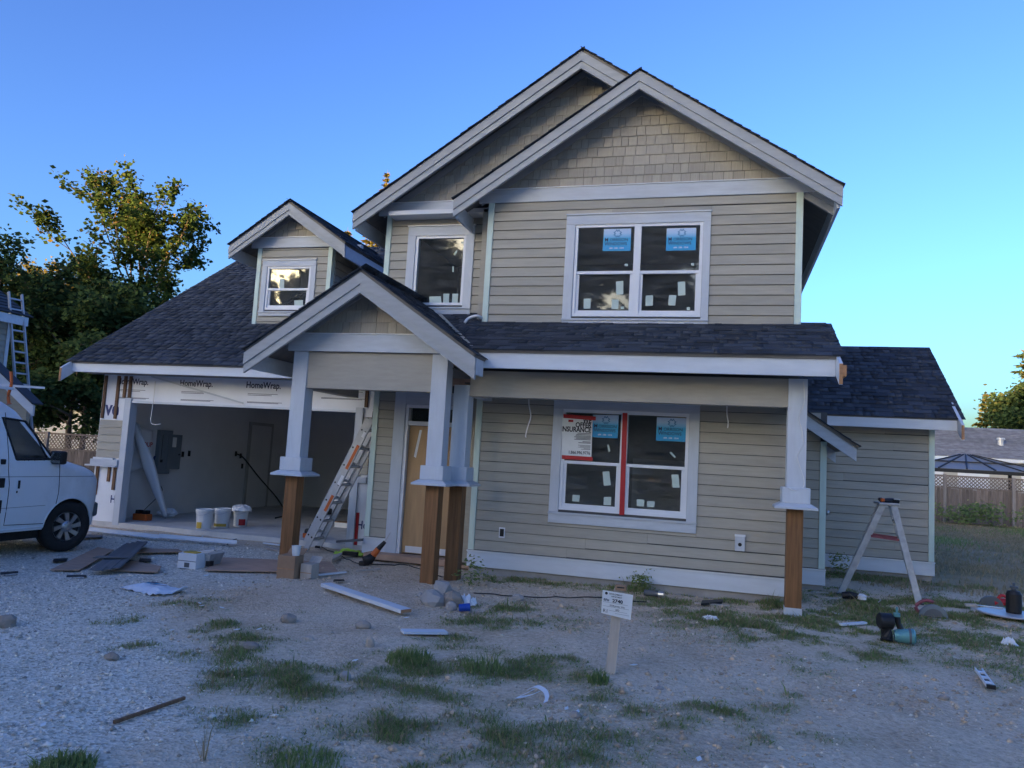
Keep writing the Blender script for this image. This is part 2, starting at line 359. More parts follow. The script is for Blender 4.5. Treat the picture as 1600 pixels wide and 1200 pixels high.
xs = axis(-700, 700, -12, 5.5, .075); ys = axis(-600, 900, 2.6, 13, .075)
XX, YY = np.meshgrid(xs, ys); ZZ = ground_h(XX, YY)
nx, ny = len(xs), len(ys); ii = np.arange(nx*ny).reshape(ny, nx)
Fg = np.stack([ii[:-1, :-1], ii[:-1, 1:], ii[1:, 1:], ii[1:, :-1]], -1).reshape(-1, 4)
GM = gravel_mask(XX, YY)*smooth(40, 20, np.hypot(XX, YY)); GR = grass_mask(XX, YY)
FLD = np.maximum(smooth(13.2, 15.5, YY+np.clip(4-XX, 0, 3)*0)*smooth(2.0, 3.5, XX), np.maximum(smooth(20, 26, YY), smooth(-3, -8, YY)))
def ground_mat():
    m = bpy.data.materials.new('ground'); m.use_nodes = True; t = m.node_tree; N = t.nodes; L = t.links; p = N['Principled BSDF']
    p.inputs['Roughness'].default_value = .95; p.inputs['Specular IOR Level'].default_value = .15
    tc = N.new('ShaderNodeTexCoord')
    def noise(s, d=8, r=.62):
        n = N.new('ShaderNodeTexNoise'); n.inputs['Scale'].default_value = s; n.inputs['Detail'].default_value = d; n.inputs['Roughness'].default_value = r
        L.new(tc.outputs['Object'], n.inputs['Vector']); return n.outputs['Fac']
    def ramp(f, stops):
        c = N.new('ShaderNodeValToRGB'); e = c.color_ramp.elements
        e[0].position, e[0].color = stops[0][0], (*stops[0][1], 1); e[1].position, e[1].color = stops[-1][0], (*stops[-1][1], 1)
        for a, b in stops[1:-1]: k = e.new(a); k.color = (*b, 1)
        L.new(f, c.inputs[0]); return c.outputs[0]
    def mix(f, a, b):
        x = N.new('ShaderNodeMix'); x.data_type = 'RGBA'; L.new(f, x.inputs['Factor']); L.new(a, x.inputs['A']); L.new(b, x.inputs['B']); return x.outputs['Result']
    def attr(n): a = N.new('ShaderNodeAttribute'); a.attribute_name = n; return a.outputs['Fac']
    dirt = ramp(noise(1.1), [(.3, (.48, .35, .23)), (.45, (.68, .53, .38)), (.6, (.74, .61, .46)), (.72, (.82, .70, .55))])
    fine = ramp(noise(22, 5), [(.32, (.24, .175, .12)), (.5, (.60, .47, .34)), (.68, (.82, .70, .55))])
    x1 = N.new('ShaderNodeMix'); x1.data_type = 'RGBA'; x1.inputs['Factor'].default_value = .45; L.new(dirt, x1.inputs['A']); L.new(fine, x1.inputs['B'])
    vor = N.new('ShaderNodeTexVoronoi'); vor.inputs['Scale'].default_value = 48; L.new(tc.outputs['Object'], vor.inputs['Vector'])
    sp = N.new('ShaderNodeSeparateColor'); L.new(vor.outputs['Color'], sp.inputs[0])
    grav = ramp(sp.outputs[0], [(0, (.40, .36, .28)), (.5, (.72, .66, .55)), (.85, (.80, .74, .64)), (1, (.88, .83, .74))])
    big = noise(.55); gr2 = N.new('ShaderNodeMix'); gr2.data_type = 'RGBA'; gr2.inputs['B'].default_value = (.62, .53, .41, 1)
    mr = N.new('ShaderNodeMapRange'); mr.inputs['From Min'].default_value = .5; mr.inputs['From Max'].default_value = .72; mr.inputs['To Max'].default_value = .6
    L.new(big, mr.inputs['Value']); L.new(mr.outputs[0], gr2.inputs['Factor']); L.new(grav, gr2.inputs['A'])
    c = mix(attr('gravel'), x1.outputs['Result'], gr2.outputs['Result'])
    soil = ramp(noise(9), [(.3, (.10, .13, .045)), (.5, (.22, .22, .09)), (.7, (.45, .36, .21))])
    ga = N.new('ShaderNodeMath'); ga.operation = 'MULTIPLY'; ga.inputs[1].default_value = .85; ga.use_clamp = True; L.new(attr('grassy'), ga.inputs[0])
    c = mix(ga.outputs[0], c, soil)
    fld = ramp(noise(.35), [(.35, (.17, .16, .08)), (.5, (.33, .26, .155)), (.65, (.46, .35, .24))])
    c = mix(attr('field'), c, fld)
    L.new(c, p.inputs['Base Color'])
    b = N.new('ShaderNodeBump'); b.inputs['Strength'].default_value = .7; b.inputs['Distance'].default_value = .02
    ad = N.new('ShaderNodeMath'); ad.operation = 'ADD'; L.new(noise(30, 6, .7), ad.inputs[0]); L.new(vor.outputs['Distance'], ad.inputs[1])
    L.new(ad.outputs[0], b.inputs['Height']); L.new(b.outputs[0], p.inputs['Normal']); return m
gnd = mesh_np('ground', np.stack([XX, YY, ZZ], -1).reshape(-1, 3), Fg, ground_mat(), kind='structure', smooth=True,
              col={'gravel': GM.ravel(), 'grassy': GR.ravel(), 'field': FLD.ravel()})

# ================================================================ the house
HOUSE = empty('house', (-3, 11, -0.1), label='unfinished two-storey tan house with grey trim, dark shingle roofs and open garage', cat='house')
P667 = (.832, .555)      # cos, sin of an 8-in-12 pitch
S = .667

def clip_half(poly, a, b, c):
    """keep the side a*x+b*y<=c of a convex polygon"""
    out = []
    for i in range(len(poly)):
        p, q = poly[i], poly[(i+1) % len(poly)]; dp = a*p[0]+b*p[1]-c; dq = a*q[0]+b*q[1]-c
        if dp <= 0: out.append(p)
        if (dp < 0 < dq) or (dq < 0 < dp):
            t = dp/(dp-dq); out.append((p[0]+(q[0]-p[0])*t, p[1]+(q[1]-p[1])*t))
    return out

def planks(parent, O, U, N, u0, u1, z0, z1, holes=(), e=.145, mat_='siding', seed=1, maxlen=3.66):
    R_ = random.Random(seed); O = Vector(O); U = Vector(U); N = Vector(N)
    def P(u, z, n): return O+U*u+N*n+Vector((0, 0, z))
    z = z0; row = 0
    while z < z1-.02:
        t = min(z+e, z1)
        segs = [(u0, u1, z, t)]
        for (a, b, c, d) in holes:
            ns = []
            for (p, q, r, s_) in segs:
                if q <= a or p >= b or s_ <= c or r >= d: ns.append((p, q, r, s_)); continue
                if p < a: ns.append((p, a, r, s_))
                if q > b: ns.append((b, q, r, s_))
                lo, hi = max(p, a), min(q, b)
                if r < c-.01: ns.append((lo, hi, r, c))
                if s_ > d+.01: ns.append((lo, hi, d, s_))
            segs = ns
        for (p, q, r, s_) in segs:
            cuts = [p, q]
            if q-p > maxlen*.85 or (q-p > 1.6 and R_.random() < .4): cuts = [p, p+R_.uniform(.25, .75)*(q-p), q]
            for a, b in zip(cuts[:-1], cuts[1:]):
                a2, b2 = a+.0012, b-.0012; top = s_-.001; r = r+.007; w_ = R_.uniform(-.0012, .0012)  # gap under each plank: dark backing stands in for the lap shadow
                m = B(); V = []
                for u in (a2, b2): V += [P(u, r, .001), P(u, r, .027+w_), P(u, top, .010), P(u, top, .001)]
                m.add(V, [(0, 1, 2, 3), (7, 6, 5, 4), (0, 4, 5, 1), (1, 5, 6, 2), (2, 6, 7, 3), (3, 7, 4, 0)])
                m.build('siding_plank', M[mat_], parent)
        z += e; row += 1

def shakes(parent, Y, x0, x1, z0, lines, e=.15, seed=3, rows=20):
    """wall shakes on a plane facing -Y, cut by half-planes (a,b,c): a*x+b*z<=c"""
    R_ = random.Random(seed)
    for k in range(rows):
        za, zb = z0+k*e, z0+(k+1)*e; x = x0-R_.uniform(0, .15)
        while x < x1:
            wd = R_.choice((.105, .13, .155, .18, .235)); poly = [(x+.003, za), (x+wd-.003, za), (x+wd-.003, zb+.012), (x+.003, zb+.012)]
            for a, b, c in list(lines)+[(-1, 0, -x0), (1, 0, x1)]:
                if poly: poly = clip_half(poly, a, b, c)
            x += wd
            if len(poly) < 3: continue
            ar = sum(p[0]*q[1]-q[0]*p[1] for p, q in zip(poly, poly[1:]+poly[:1]))/2
            if abs(ar) < .0006: continue
            m = B(); d = R_.uniform(-.002, .002)
            F_ = [(p[0], Y-.024-d+(p[1]-za)*.085, p[1]) for p in poly]; Bk = [(p[0], Y-.001, p[1]) for p in poly]; n = len(poly)
            if ar < 0: F_.reverse(); Bk.reverse()
            m.add(F_+Bk, [tuple(range(n)), tuple(range(2*n-1, n-1, -1))]+[(i, n+i, n+(i+1) % n, (i+1) % n) for i in range(n)])
            m.build('wall_shake', M['shake'], parent)

def wall_slab(name, Y, x0, x1, z0, z1, holes=(), th=.14, mat_='room_shade'):
    """a wall behind plane Y (facing -Y) with rectangular openings"""
    m = B(); X_ = sorted({x0, x1, *[h[i] for h in holes for i in (0, 1)]}); Z_ = sorted({z0, z1, *[h[i] for h in holes for i in (2, 3)]})
    for a, b in zip(X_, X_[1:]):
        for c, d in zip(Z_, Z_[1:]):
            if any(h[0] <= a and b <= h[1] and h[2] <= c and d <= h[3] for h in holes): continue
            m.box(a, Y, c, b, Y+th, d)
    return m.build(name, M[mat_], HOUSE)

# --- roofs: a deck plus shingle tabs laid course by course
TABS = []      # (corner, U, V, N, width, roof object, visible)
def roof(O, U, V, poly, e=.143, seed=1, visible=True, th=.045, over=.06):
    O = Vector(O); U = Vector(U).normalized(); V = Vector(V).normalized(); N = U.cross(V)
    if N.z < 0: N = -N
    m = B(); P3 = [O+U*p[0]+V*p[1] for p in poly]
    m.prism(P3, -N*th); r = m.build('roof', M['soffit'], HOUSE)
    R_ = random.Random(seed); vmax = max(p[1] for p in poly); k = 0
    while k*e < vmax-.01:
        v0 = k*e; vm = min(v0+e*.5, vmax-.005); cr = []
        for p, q in zip(poly, poly[1:]+poly[:1]):
            if (p[1]-vm)*(q[1]-vm) < 0: t = (vm-p[1])/(q[1]-p[1]); cr.append(p[0]+(q[0]-p[0])*t)
        cr.sort()
        for a, b in zip(cr[::2], cr[1::2]):
            a -= R_.uniform(.93, 1)*over; b += R_.uniform(.93, 1)*over; u = a; first = True
            while u < b-1e-4:
                wd = R_.choice((.09, .13, .165, .19, .24, .29))
                if first: wd *= R_.uniform(.4, 1)
                wd = min(wd, b-u); first = False
                if b-u-wd < .04: wd = b-u
                TABS.append((O+U*u+V*(v0-(.02 if k == 0 else 0)), U, V, N, wd, e+(.02 if k == 0 else 0), R_.random(), r, visible)); u += wd
        k += 1
    return r
def emit_tabs():
    # unit tab: width 1 along x, 1 up the slope, wedge thickness along z
    def proj_area(t):
        c = np.array(t[0]+t[1]*t[4]*.5); d = CAMP-c; L = np.linalg.norm(d); z = (c-CAMP) @ CF
        px = 800+FPX*((c-CAMP) @ CR)/max(z, .1); py = 600-FPX*((c-CAMP) @ CU)/max(z, .1)
        if not (0 < px < 1600 and 0 < py < 1200): return 0
        return t[4]*t[5]*max(0, float(np.dot(d/L, np.array(t[3]))))/L**2
    vis = sorted([t for t in TABS if t[8]], key=proj_area, reverse=True)
    pick = {id(t) for t in vis[:300]}
    me = bpy.data.meshes.new('roof_shingle')
    me.from_pydata([(.004, 0, .001), (.996, 0, .001), (1, 0, 1), (0, 0, 1), (.004, 1.12, .0), (.996, 1.12, .0), (1, 1.12, .25), (0, 1.12, .25)], [],
                   [(0, 1, 2, 3), (5, 4, 7, 6), (3, 2, 6, 7), (0, 3, 7, 4), (1, 5, 6, 2), (0, 4, 5, 1)])
    me.materials.append(M['shingle']); Vs = []; Fs = []; n = 0
    unit = np.array([v.co for v in me.vertices]); uf = np.array([tuple(p.vertices) for p in me.polygons])
    for t in TABS:
        C_, U, V, N, wd, e, rr, r, vis_ = t
        th = .010 if rr < .55 else .018
        if id(t) in pick:
            o = bpy.data.objects.new('roof_shingle', me); COL.objects.link(o); o.parent = r
            c = C_-ORG[r.name]
            o.matrix_basis = Matrix(((U[0]*wd, V[0]*e, N[0]*th, c[0]), (U[1]*wd, V[1]*e, N[1]*th, c[1]), (U[2]*wd, V[2]*e, N[2]*th, c[2]), (0, 0, 0, 1)))
        else:
            A = np.array([np.array(U)*wd, np.array(V)*e, np.array(N)*th])
            Vs.append(unit @ A + np.array(C_-ORG[HOUSE.name])); Fs.append(uf+n); n += 8
    mesh_np('roof_shingles', np.concatenate(Vs), np.concatenate(Fs), M['shingle'], parent=HOUSE, kind='stuff', label='dark shingles of the roofs')

def barge(Y, xc, zp, hl, hr, d=.275, th=.045, s=S, step=.165):
    """the pair of sloping boards along the edge of a gable facing -Y, mitred at the peak, plumb cut at the ends"""
    for sg, h in ((-1, hl), (1, hr)):
        if h <= 0: continue
        xe = xc+sg*h; ze = zp-s*h
        q = lambda y, a, b: [(xc, y, zp-a), (xe, y, ze-a), (xe, y, ze-b), (xc, y, zp-b)]
        m = B(); m.prism(q(Y+.02, .02, d), (0, th, 0)); bb = m.build('barge_board', M['barge'], HOUSE)
        m = B(); m.prism(q(Y, .018, step), (0, .0185, 0)); m.build('barge_trim', M['barge'], bb)
def rake_frieze(Y, xc, zp, h, drop, wd=.13, s=S, sides=(-1, 1)):
    for sg in sides:
        m = B(); m.prism([(xc, Y-.03, zp-drop), (xc+sg*h, Y-.03, zp-s*h-drop), (xc+sg*h, Y-.03, zp-s*h-drop-wd), (xc, Y-.03, zp-drop-wd)], (0, .03, 0))
        m.build('frieze_board', M['soffitpaint'], HOUSE)
def board(name, x0, y0, z0, x1, y1, z1, mat_, parent=HOUSE, bevel=.003):
    return B().box(x0, y0, z0, x1, y1, z1).build(name, M[mat_], parent, bevel=bevel)

# --- planes of the front
YM, YD, YG, YW, YR = 11.0, 11.43, 12.2, 15.0, 12.45
XL, XR = -3.60, .966
# main body: front wall, upper-left wall, sides, back
UW = (-2.22, -.37, 3.77, 5.15); LW = (-2.27, -.47, .94, 2.39); UL = (-4.96, -4.09, 4.02, 5.17)
DOOR = (-4.93, -3.99, .04, 2.40)
wm = wall_slab('front_wall', YM, XL, XR, .02, 5.53, [UW, LW])
wd_ = wall_slab('entry_wall', YD, -5.5, XL, .0, 5.53, [UL, DOOR])
gw = B().prism([(XL, YM, 5.53), (XR, YM, 5.53), (XR, YM, 5.71), (-1.32, YM, 7.22), (XL, YM, 5.71)], (0, .12, 0)).build('gable_wall', M['room_shade'], HOUSE)
gw2 = B().prism([(-5.5, YD, 5.53), (XR, YD, 5.53), (XR, YD, 5.66), (-2.27, YD, 7.82), (-5.5, YD, 5.66)], (0, .12, 0)).build('gable_wall', M['room_shade'], HOUSE)
m = B(); m.box(-5.5, YD+.14, 0, -5.36, 19, 5.6); m.build('side_wall', M['room_shade'], HOUSE)
m = B(); m.box(XR-.14, YM+.14, 0, XR, 19, 5.6); m.build('side_wall', M['siding'], HOUSE)
m = B(); m.box(-5.5, 19, 0, XR, 19.14, 5.6); m.build('back_wall', M['siding'], HOUSE)
m = B(); m.box(-5.36, YM+.14, 2.72, XR-.14, 19, 2.95); m.build('upper_floor', M['ply'], HOUSE)
m = B(); m.box(-5.36, YM+.14, 5.45, XR-.14, 19, 5.52); m.build('upper_ceiling', M['drywall'], HOUSE)
B().prism([(-5.5, 19, 5.6), (XR, 19, 5.6), (-2.27, 19, 7.8)], (0, .12, 0)).build('gable_wall', M['siding'], HOUSE)
m = B(); m.box(-5.36, YM+.14, -.05, XR-.14, 19, .04); m.build('ground_floor', M['ply'], HOUSE)
m = B(); m.box(XL-.14, YM+.14, .0, XL, YD, 5.5); m.build('side_wall', M['siding'], HOUSE)
m = B(); m.box(-3.2, 13.6, .04, -3.08, 19, 5.44); m.box(-5.3, 14.4, .04, .8, 14.5, 5.44); m.build('partition_wall', M['jointed'], HOUSE)
# inner stair wall seen through the upper-left window, pale drywall in the lower room
m = B(); m.box(-4.35, 12.0, 2.95, -4.25, 13.2, 5.5); m.build('partition_wall', M['drywall'], HOUSE)
m = B(); m.box(-1.5, 13.4, .04, .8, 13.5, 1.75); m.build('partition_wall', M['drywall'], HOUSE)
# foundations
m = B(); m.box(XL+.02, YM+.01, -.4, XR-.02, YM+.2, .03); m.build('foundation', M['concrete'], HOUSE)
m = B(); m.box(-5.48, YD-.0, -.4, XL, YD+.2, .0); m.build('foundation', M['concrete'], HOUSE)

# siding
HU = (-2.36, -.265, 3.63, 5.31); HLW = (-2.41, -.33, .75, 2.53); HUL = (-5.10, -3.95, 3.86, 5.34)
planks(wm, (0, YM, 0), (1, 0, 0), (0, -1, 0), XL+.09, XR-.09, .262, 2.62, [HLW], seed=1)
planks(wm, (0, YM, 0), (1, 0, 0), (0, -1, 0), XL+.09, XR-.09, 3.50, 5.525, [HU], seed=2)
planks(wd_, (0, YD, 0), (1, 0, 0), (0, -1, 0), -5.41, -5.13, .262, 2.75, seed=3)
planks(wd_, (0, YD, 0), (1, 0, 0), (0, -1, 0), -5.41, XL, 3.6, 5.525, [HUL], seed=4)
shakes(gw, YM, XL, XR, 5.735, [(-S, 1, 7.13+S*1.32), (S, 1, 7.13-S*1.32)], seed=5, rows=10)
shakes(gw2, YD, -5.5, -1.2, 5.735, [(-S, 1, 7.73+S*2.27), (S, 1, 7.73-S*2.27)], seed=6, rows=14)
# corner boards
for x0, x1, y, z0, z1 in ((XL, XL+.09, YM, .262, 2.66), (XR-.09, XR, YM, .262, 2.66), (XL, XL+.09, YM, 3.47, 5.53), (XR-.09, XR, YM, 3.47, 5.53),
                          (-5.5, -5.41, YD, .262, 2.75), (-5.5, -5.41, YD, 3.55, 5.53)):
    board('corner_board', x0, y-.038, z0, x1, y+.0, z1, 'mint')
# skirt boards with a white drip cap
def skirt(x0, x1, y, z0=.02, z1=.235):
    k = board('skirt_board', x0, y-.03, z0, x1, y-.001, z1, 'fascia'); B().box(x0-.005, y-.045, z1+.001, x1+.005, y-.001, z1+.02).build('drip_cap', M['flash'], k)
skirt(XL-.01, XR+.01, YM); skirt(-5.52, -5.13, YD, -.0)
# belly bands under the gables
def band(x0, x1, y, z0, z1):
    k = board('band_board', x0, y-.034, z0, x1, y-.001, z1, 'trim'); B().box(x0+.05, y-.05, z1+.001, x1-.05, y-.001, z1+.014).build('drip_cap', M['flash'], k)
band(-3.76, 1.13, YM, 5.53, 5.735); band(-5.66, -3.62, YD, 5.53, 5.735)
# gable edges and soffit friezes
barge(10.58, -1.32, 7.30, 2.72, 2.74); barge(10.98, -2.27, 7.90, 3.65, 3.65)
rake_frieze(YM, -1.32, 7.30, 2.4, .075); rake_frieze(YD, -2.27, 7.90, 3.3, .075, sides=(-1,)); rake_frieze(YD, -2.27, 7.90, .95, .075, sides=(1,))
# roofs of the main body
roof((1.42, 10.6, 5.475), (0, 1, 0), (-P667[0], 0, P667[1]), [(0, 0), (8.7, 0), (8.7, 4.435), (.4, 4.435), (.4, 3.293), (0, 3.293)], seed=11, visible=False)
roof((-5.92, 19.3, 5.47), (0, -1, 0), (P667[0], 0, P667[1]), [(0, 0), (8.3, 0), (8.3, 4.387), (0, 4.387)], seed=12, visible=False)
roof((-4.04, 11.45, 5.485), (0, -1, 0), (P667[0], 0, P667[1]), [(0, 0), (.85, 0), (.85, 3.269), (0, 3.269)], seed=13, visible=False)
# eave boards along the sides of the main roof
board('fascia_board', 1.36, 10.66, 5.19, 1.40, 19.2, 5.43, 'fascia'); board('fascia_board', -5.90, 11.06, 5.18, -5.86, 19.2, 5.42, 'fascia')
board('fascia_board', -4.02, 10.66, 5.20, -3.98, 11.42, 5.43, 'fascia')

# --- windows
def window(name, Y, o, trim, cols, hung, lean=()):
    x0, x1, z0, z1 = o; m = B(); f = .042; y0, y1 = Y-.022, Y+.07
    m.box(x0, y0, z0, x1, y1, z0+f); m.box(x0, y0, z1-f, x1, y1, z1); m.box(x0, y0, z0+f, x0+f, y1, z1-f); m.box(x1-f, y0, z0+f, x1, y1, z1-f)
    wdt = (x1-x0)/cols
    for c in range(1, cols): m.box(x0+c*wdt-.05, y0+.001, z0+f, x0+c*wdt+.05, y1, z1-f)
    root = m.build(name, M['vinyl'], HOUSE)
    zm = z0+(z1-z0)*.475
    for c in range(cols):
        a = x0+c*wdt+(f if c == 0 else .05); b = x0+(c+1)*wdt-(f if c == cols-1 else .05)
        if hung:
            B().box(a, Y-.012, zm-.022, b, Y+.04, zm+.022).build('meeting_rail', M['vinyl'], root)
            s = B(); s.box(a, Y+.004, z0+f, a+.042, Y+.045, zm-.022); s.box(b-.042, Y+.004, z0+f, b, Y+.045, zm-.022)
            s.box(a+.042, Y+.004, z0+f, b-.042, Y+.045, z0+f+.05); s.build('sash', M['vinyl'], root)
            B().box(a, Y+.012, zm+.022, b, Y+.016, z1-f).build('pane', M['glass'], root)
            B().box(a+.042, Y+.028, z0+f+.05, b-.042, Y+.032, zm-.022).build('pane', M['glass'], root)
        else:
            B().box(a, Y+.012, z0+f, b, Y+.016, z1-f).build('pane', M['glass'], root)
    tx0, tx1, tz0, tz1 = trim; ty = Y-.042
    board('trim_board', tx0, ty, z1+.004, tx1, Y-.001, tz1-.016, 'trim', root)
    B().box(tx0-.01, ty-.02, tz1-.015, tx1+.01, Y-.001, tz1).build('drip_cap', M['flash'], root)
    B().box(x0-.01, y0-.018, z1+.0, x1+.01, y0-.0, z1+.014).build('drip_cap', M['flash'], root)
    board('trim_board', tx0, ty+.001, z0-.035, x0-.003, Y-.001, z1+.003, 'trimv', root); board('trim_board', x1+.003, ty+.001, z0-.035, tx1, Y-.001, z1+.003, 'trimv', root)
    board('window_sill', tx0-.005, ty-.022, z0-.065, tx1+.005, Y-.001, z0-.0365, 'trim', root); board('apron_board', tx0, ty-.004, tz0, tx1, Y-.001, z0-.067, 'trim', root)
    return root
def flat(name, root, Y, pts, mats, extra=None):
    """a thin sheet stuck to the glass at pixel corners of the photograph (left, top, right, bottom order TL TR BR BL), on plane Y"""
    q = [GY(px, py, Y) for px, py in pts]; m = B()
    F_ = [(p[0], Y-.004, p[1]) for p in q]
    m.prism([F_[3], F_[2], F_[1], F_[0]], (0, .003, 0))
    if extra: extra(m, q, Y-.006)
    return m.build(name, mats, root)
def morrison(m, q, y):
    (xa, zt), (xb, _), (_, zb), _ = q; xa = min(q[0][0], q[3][0]); xb = max(q[1][0], q[2][0]); W_ = xb-xa; H_ = zt-zb; xc = (xa+xb)/2; dx = W_*.02
    # four-way star of M shapes
    cx, cz, r = xc+dx, zt-H_*.22, H_*.165
    for k in range(4):
        a = k*math.pi/2; R_ = lambda u, v: (cx+u*math.cos(a)-v*math.sin(a), y, cz+u*math.sin(a)+v*math.cos(a))
        pts = [(-.62, .45), (-.36, 1.0), (0, .62), (.36, 1.0), (.62, .45)]
        for (u0, v0), (u1, v1) in zip(pts, pts[1:]):
            d = .14; m.add([R_((u0)*r, (v0-d)*r), R_(u1*r, (v1-d)*r), R_(u1*r, (v1+d)*r), R_(u0*r, (v0+d)*r)], [(0, 1, 2, 3)], 3)
    for t, zf, sz, mi in (('ORRISON', .56, .125, 1), ('INDOWS', .74, .125, 1)):
        big = 'M' if t[0] == 'O' else 'W'
        m.text(big, H_*.24, (xa+W_*.06, y, zt-H_*(zf+.01)), m=mi, bold=.01, sx=.9); m.text(t, H_*.19, (xa+W_*(.06+.18), y, zt-H_*zf), m=mi, bold=.01, sx=.98)
    m.text('604 . 538 . 1314', H_*.095, (xc, y, zt-H_*.90), m=2, bold=.015, align='CENTER')
STK = [M['stickerblue'], M['navy'], M['paper'], mat('starblue', (.01, .14, .36), .5, .02)]
w1 = window('window', YM, UW, HU, 2, True)
yu = YM+.011
flat('brand_sticker', w1, yu, [(944, 358), (986.5, 357), (985, 392), (941.5, 392.5)], STK, morrison)
flat('brand_sticker', w1, yu, [(1042, 357), (1088, 356), (1087, 391), (1040.5, 392)], STK, morrison)
for p in ([(962.5, 440), (974, 439), (974, 460), (963, 461)], [(912, 467), (923, 466.5), (922.5, 482), (912, 482.5)], [(956, 468), (967, 468), (966, 483), (955.5, 483)], [(976, 412), (981, 412), (981, 416), (976, 416)],
          [(1059, 440.5), (1070.5, 440), (1071, 461), (1059.5, 462)], [(1009, 462), (1020.5, 461.5), (1020, 477.5), (1008.5, 478)], [(1045.5, 461), (1057, 461.5), (1055, 477.5), (1044, 477)], [(970, 479), (975, 479), (975, 483), (970, 483)], [(1080, 411), (1084.5, 411), (1084.5, 415), (1080, 415)], [(1073, 480), (1078, 480), (1078, 484.5), (1073, 484.5)]):
    flat('spacer_tag', w1, YM+(.0275 if p[0][1] > 425 else .0115), p, M['tape'])
w2 = window('window', YM, LW, HLW, 2, True)
flat('brand_sticker', w2, yu, [(926.5, 648), (967, 649), (965, 685), (925, 683)], STK, morrison)
flat('brand_sticker', w2, yu, [(1026.5, 652), (1073, 653.5), (1071, 690.5), (1025, 688.5)], STK, morrison)
def poster(m, q, y):
    (xa, zt), (xb, _), (_, zb), _ = q; W_ = xb-xa; H_ = zt-zb; xr = xb-W_*.03
    rows = [('WE', .135, .18), ('OFFER', .255, .18), ('INSURANCE', .375, .18)]
    for t, zf, sz in rows: m.text(t, H_*sz, (xr, y, zt-H_*zf), m=1, bold=.035, sx=.80, align='RIGHT')
    R_ = random.Random(5)
    for k, zf in enumerate((.415, .45, .485, .515, .545, .575, .63, .66, .72, .745, .77, .80, .82)):
        L_ = W_*R_.uniform(.25, .55)*(1 if k < 8 else .75); t = H_*(.015 if k < 8 else .009)
        m.add([(xr-L_, y, zt-H_*zf), (xr, y, zt-H_*zf), (xr, y, zt-H_*zf+t), (xr-L_, y, zt-H_*zf+t)], [(0, 1, 2, 3)], 1)
    m.text('1.866.996.9776', H_*.11, (xr, y, zt-H_*.945), m=1, bold=.02, sx=.84, align='RIGHT')
    m.box(xa+W_*.22, y, zt-H_*.13, xa+W_*.38, y+.001, zt-H_*.07, 2)
flat('insurance_poster', w2, YM-.03, [(878, 651), (926, 656), (924, 714), (877.5, 712)], [M['paper'], M['lettering'], M['red']], poster)
flat('red_tape', w2, YM-.036, [(880.5, 647), (931, 651), (931, 657), (880.5, 653)], M['red'])
flat('red_tape', w2, YM-.036, [(878, 711), (926, 714), (926, 720), (878, 717)], M['red'])
flat('red_tape', w2, YM-.027, [(973, 645), (980.5, 645.5), (975.5, 805), (967.5, 804.5)], M['red'])
for p in ([(941.5, 737), (952, 736.5), (954.5, 758), (943.5, 759)], [(895, 773), (906, 774), (905, 784), (894, 783)], [(943.5, 776.5), (955, 776.5), (954.5, 789.5), (943, 789)], [(1049, 741.5), (1060, 741.5), (1062, 762), (1051, 762)], [(995, 780), (1007, 781), (1006, 791.5), (995, 790.5)], [(1011, 783), (1023, 783.5), (1022.5, 792.5), (1011, 792)], [(948.5, 695), (951, 694.5), (954, 705), (951, 706)], [(1046, 707), (1049, 706), (1056, 714), (1054, 716)]):
    flat('spacer_tag', w2, YM+(.0275 if p[0][1] > 722 else .0115), p, M['tape'])
w3 = window('window', YD, UL, HUL, 1, False)
for p in ([(671, 463.5), (689, 463), (690, 474), (671, 473.5)], [(693, 459), (702, 459), (701.5, 473.5), (692.5, 473.5)], [(707, 459), (716, 459), (715, 473), (706, 473)], [(709.5, 398), (713, 391), (715, 392), (711.5, 399)], [(707, 416), (709, 416), (709, 425), (707, 425)], [(721, 378), (724, 378), (724, 381), (721, 381)]):
    flat('spacer_tag', w3, YD+.0115, p, M['tape'])

# --- front door
dr = B(); a, b, c, d = DOOR
dr.box(a, YD-.02, c, a+.05, YD+.13, d); dr.box(b-.05, YD-.02, c, b, YD+.13, d); dr.box(a+.05, YD-.02, d-.05, b-.05, YD+.13, d); dr.box(a+.05, YD-.01, 2.07, b-.05, YD+.12, 2.135)
door = dr.build('door', M['vinyl'], HOUSE)
board('door_leaf', a+.055, YD+.05, c+.01, b-.055, YD+.095, 2.065, 'doorwood', door)
m = B(); m.box(a+.12, YD+.044, c+.02, b-.12, YD+.0495, c+.12); m.build('kick_strip', M['white'], door)
B().box(a+.055, YD+.06, 2.14, b-.055, YD+.064, d-.055).build('transom_pane', M['glass'], door)
board('door_sill', a+.0, YD-.09, c-.06, b-.0, YD+.12, c-.002, 'sillwood', door)
board('casing_board', -5.125, YD-.036, -.02, a-.004, YD-.001, 2.6, 'trimv', door); board('casing_board', b+.004, YD-.036, -.02, XL-.02, YD-.001, 2.6, 'trimv', door)
board('casing_board', a-.003, YD-.037, d+.004, b+.003, YD-.001, 2.6, 'trim', door)
m = B(); m.prism([(-4.70, YD+.047, 2.0), (-4.66, YD+.047, 2.0), (-4.73, YD+.047, 1.55), (-4.77, YD+.047, 1.57)], (0, .002, 0)); m.build('tape_strip', M['white'], door)

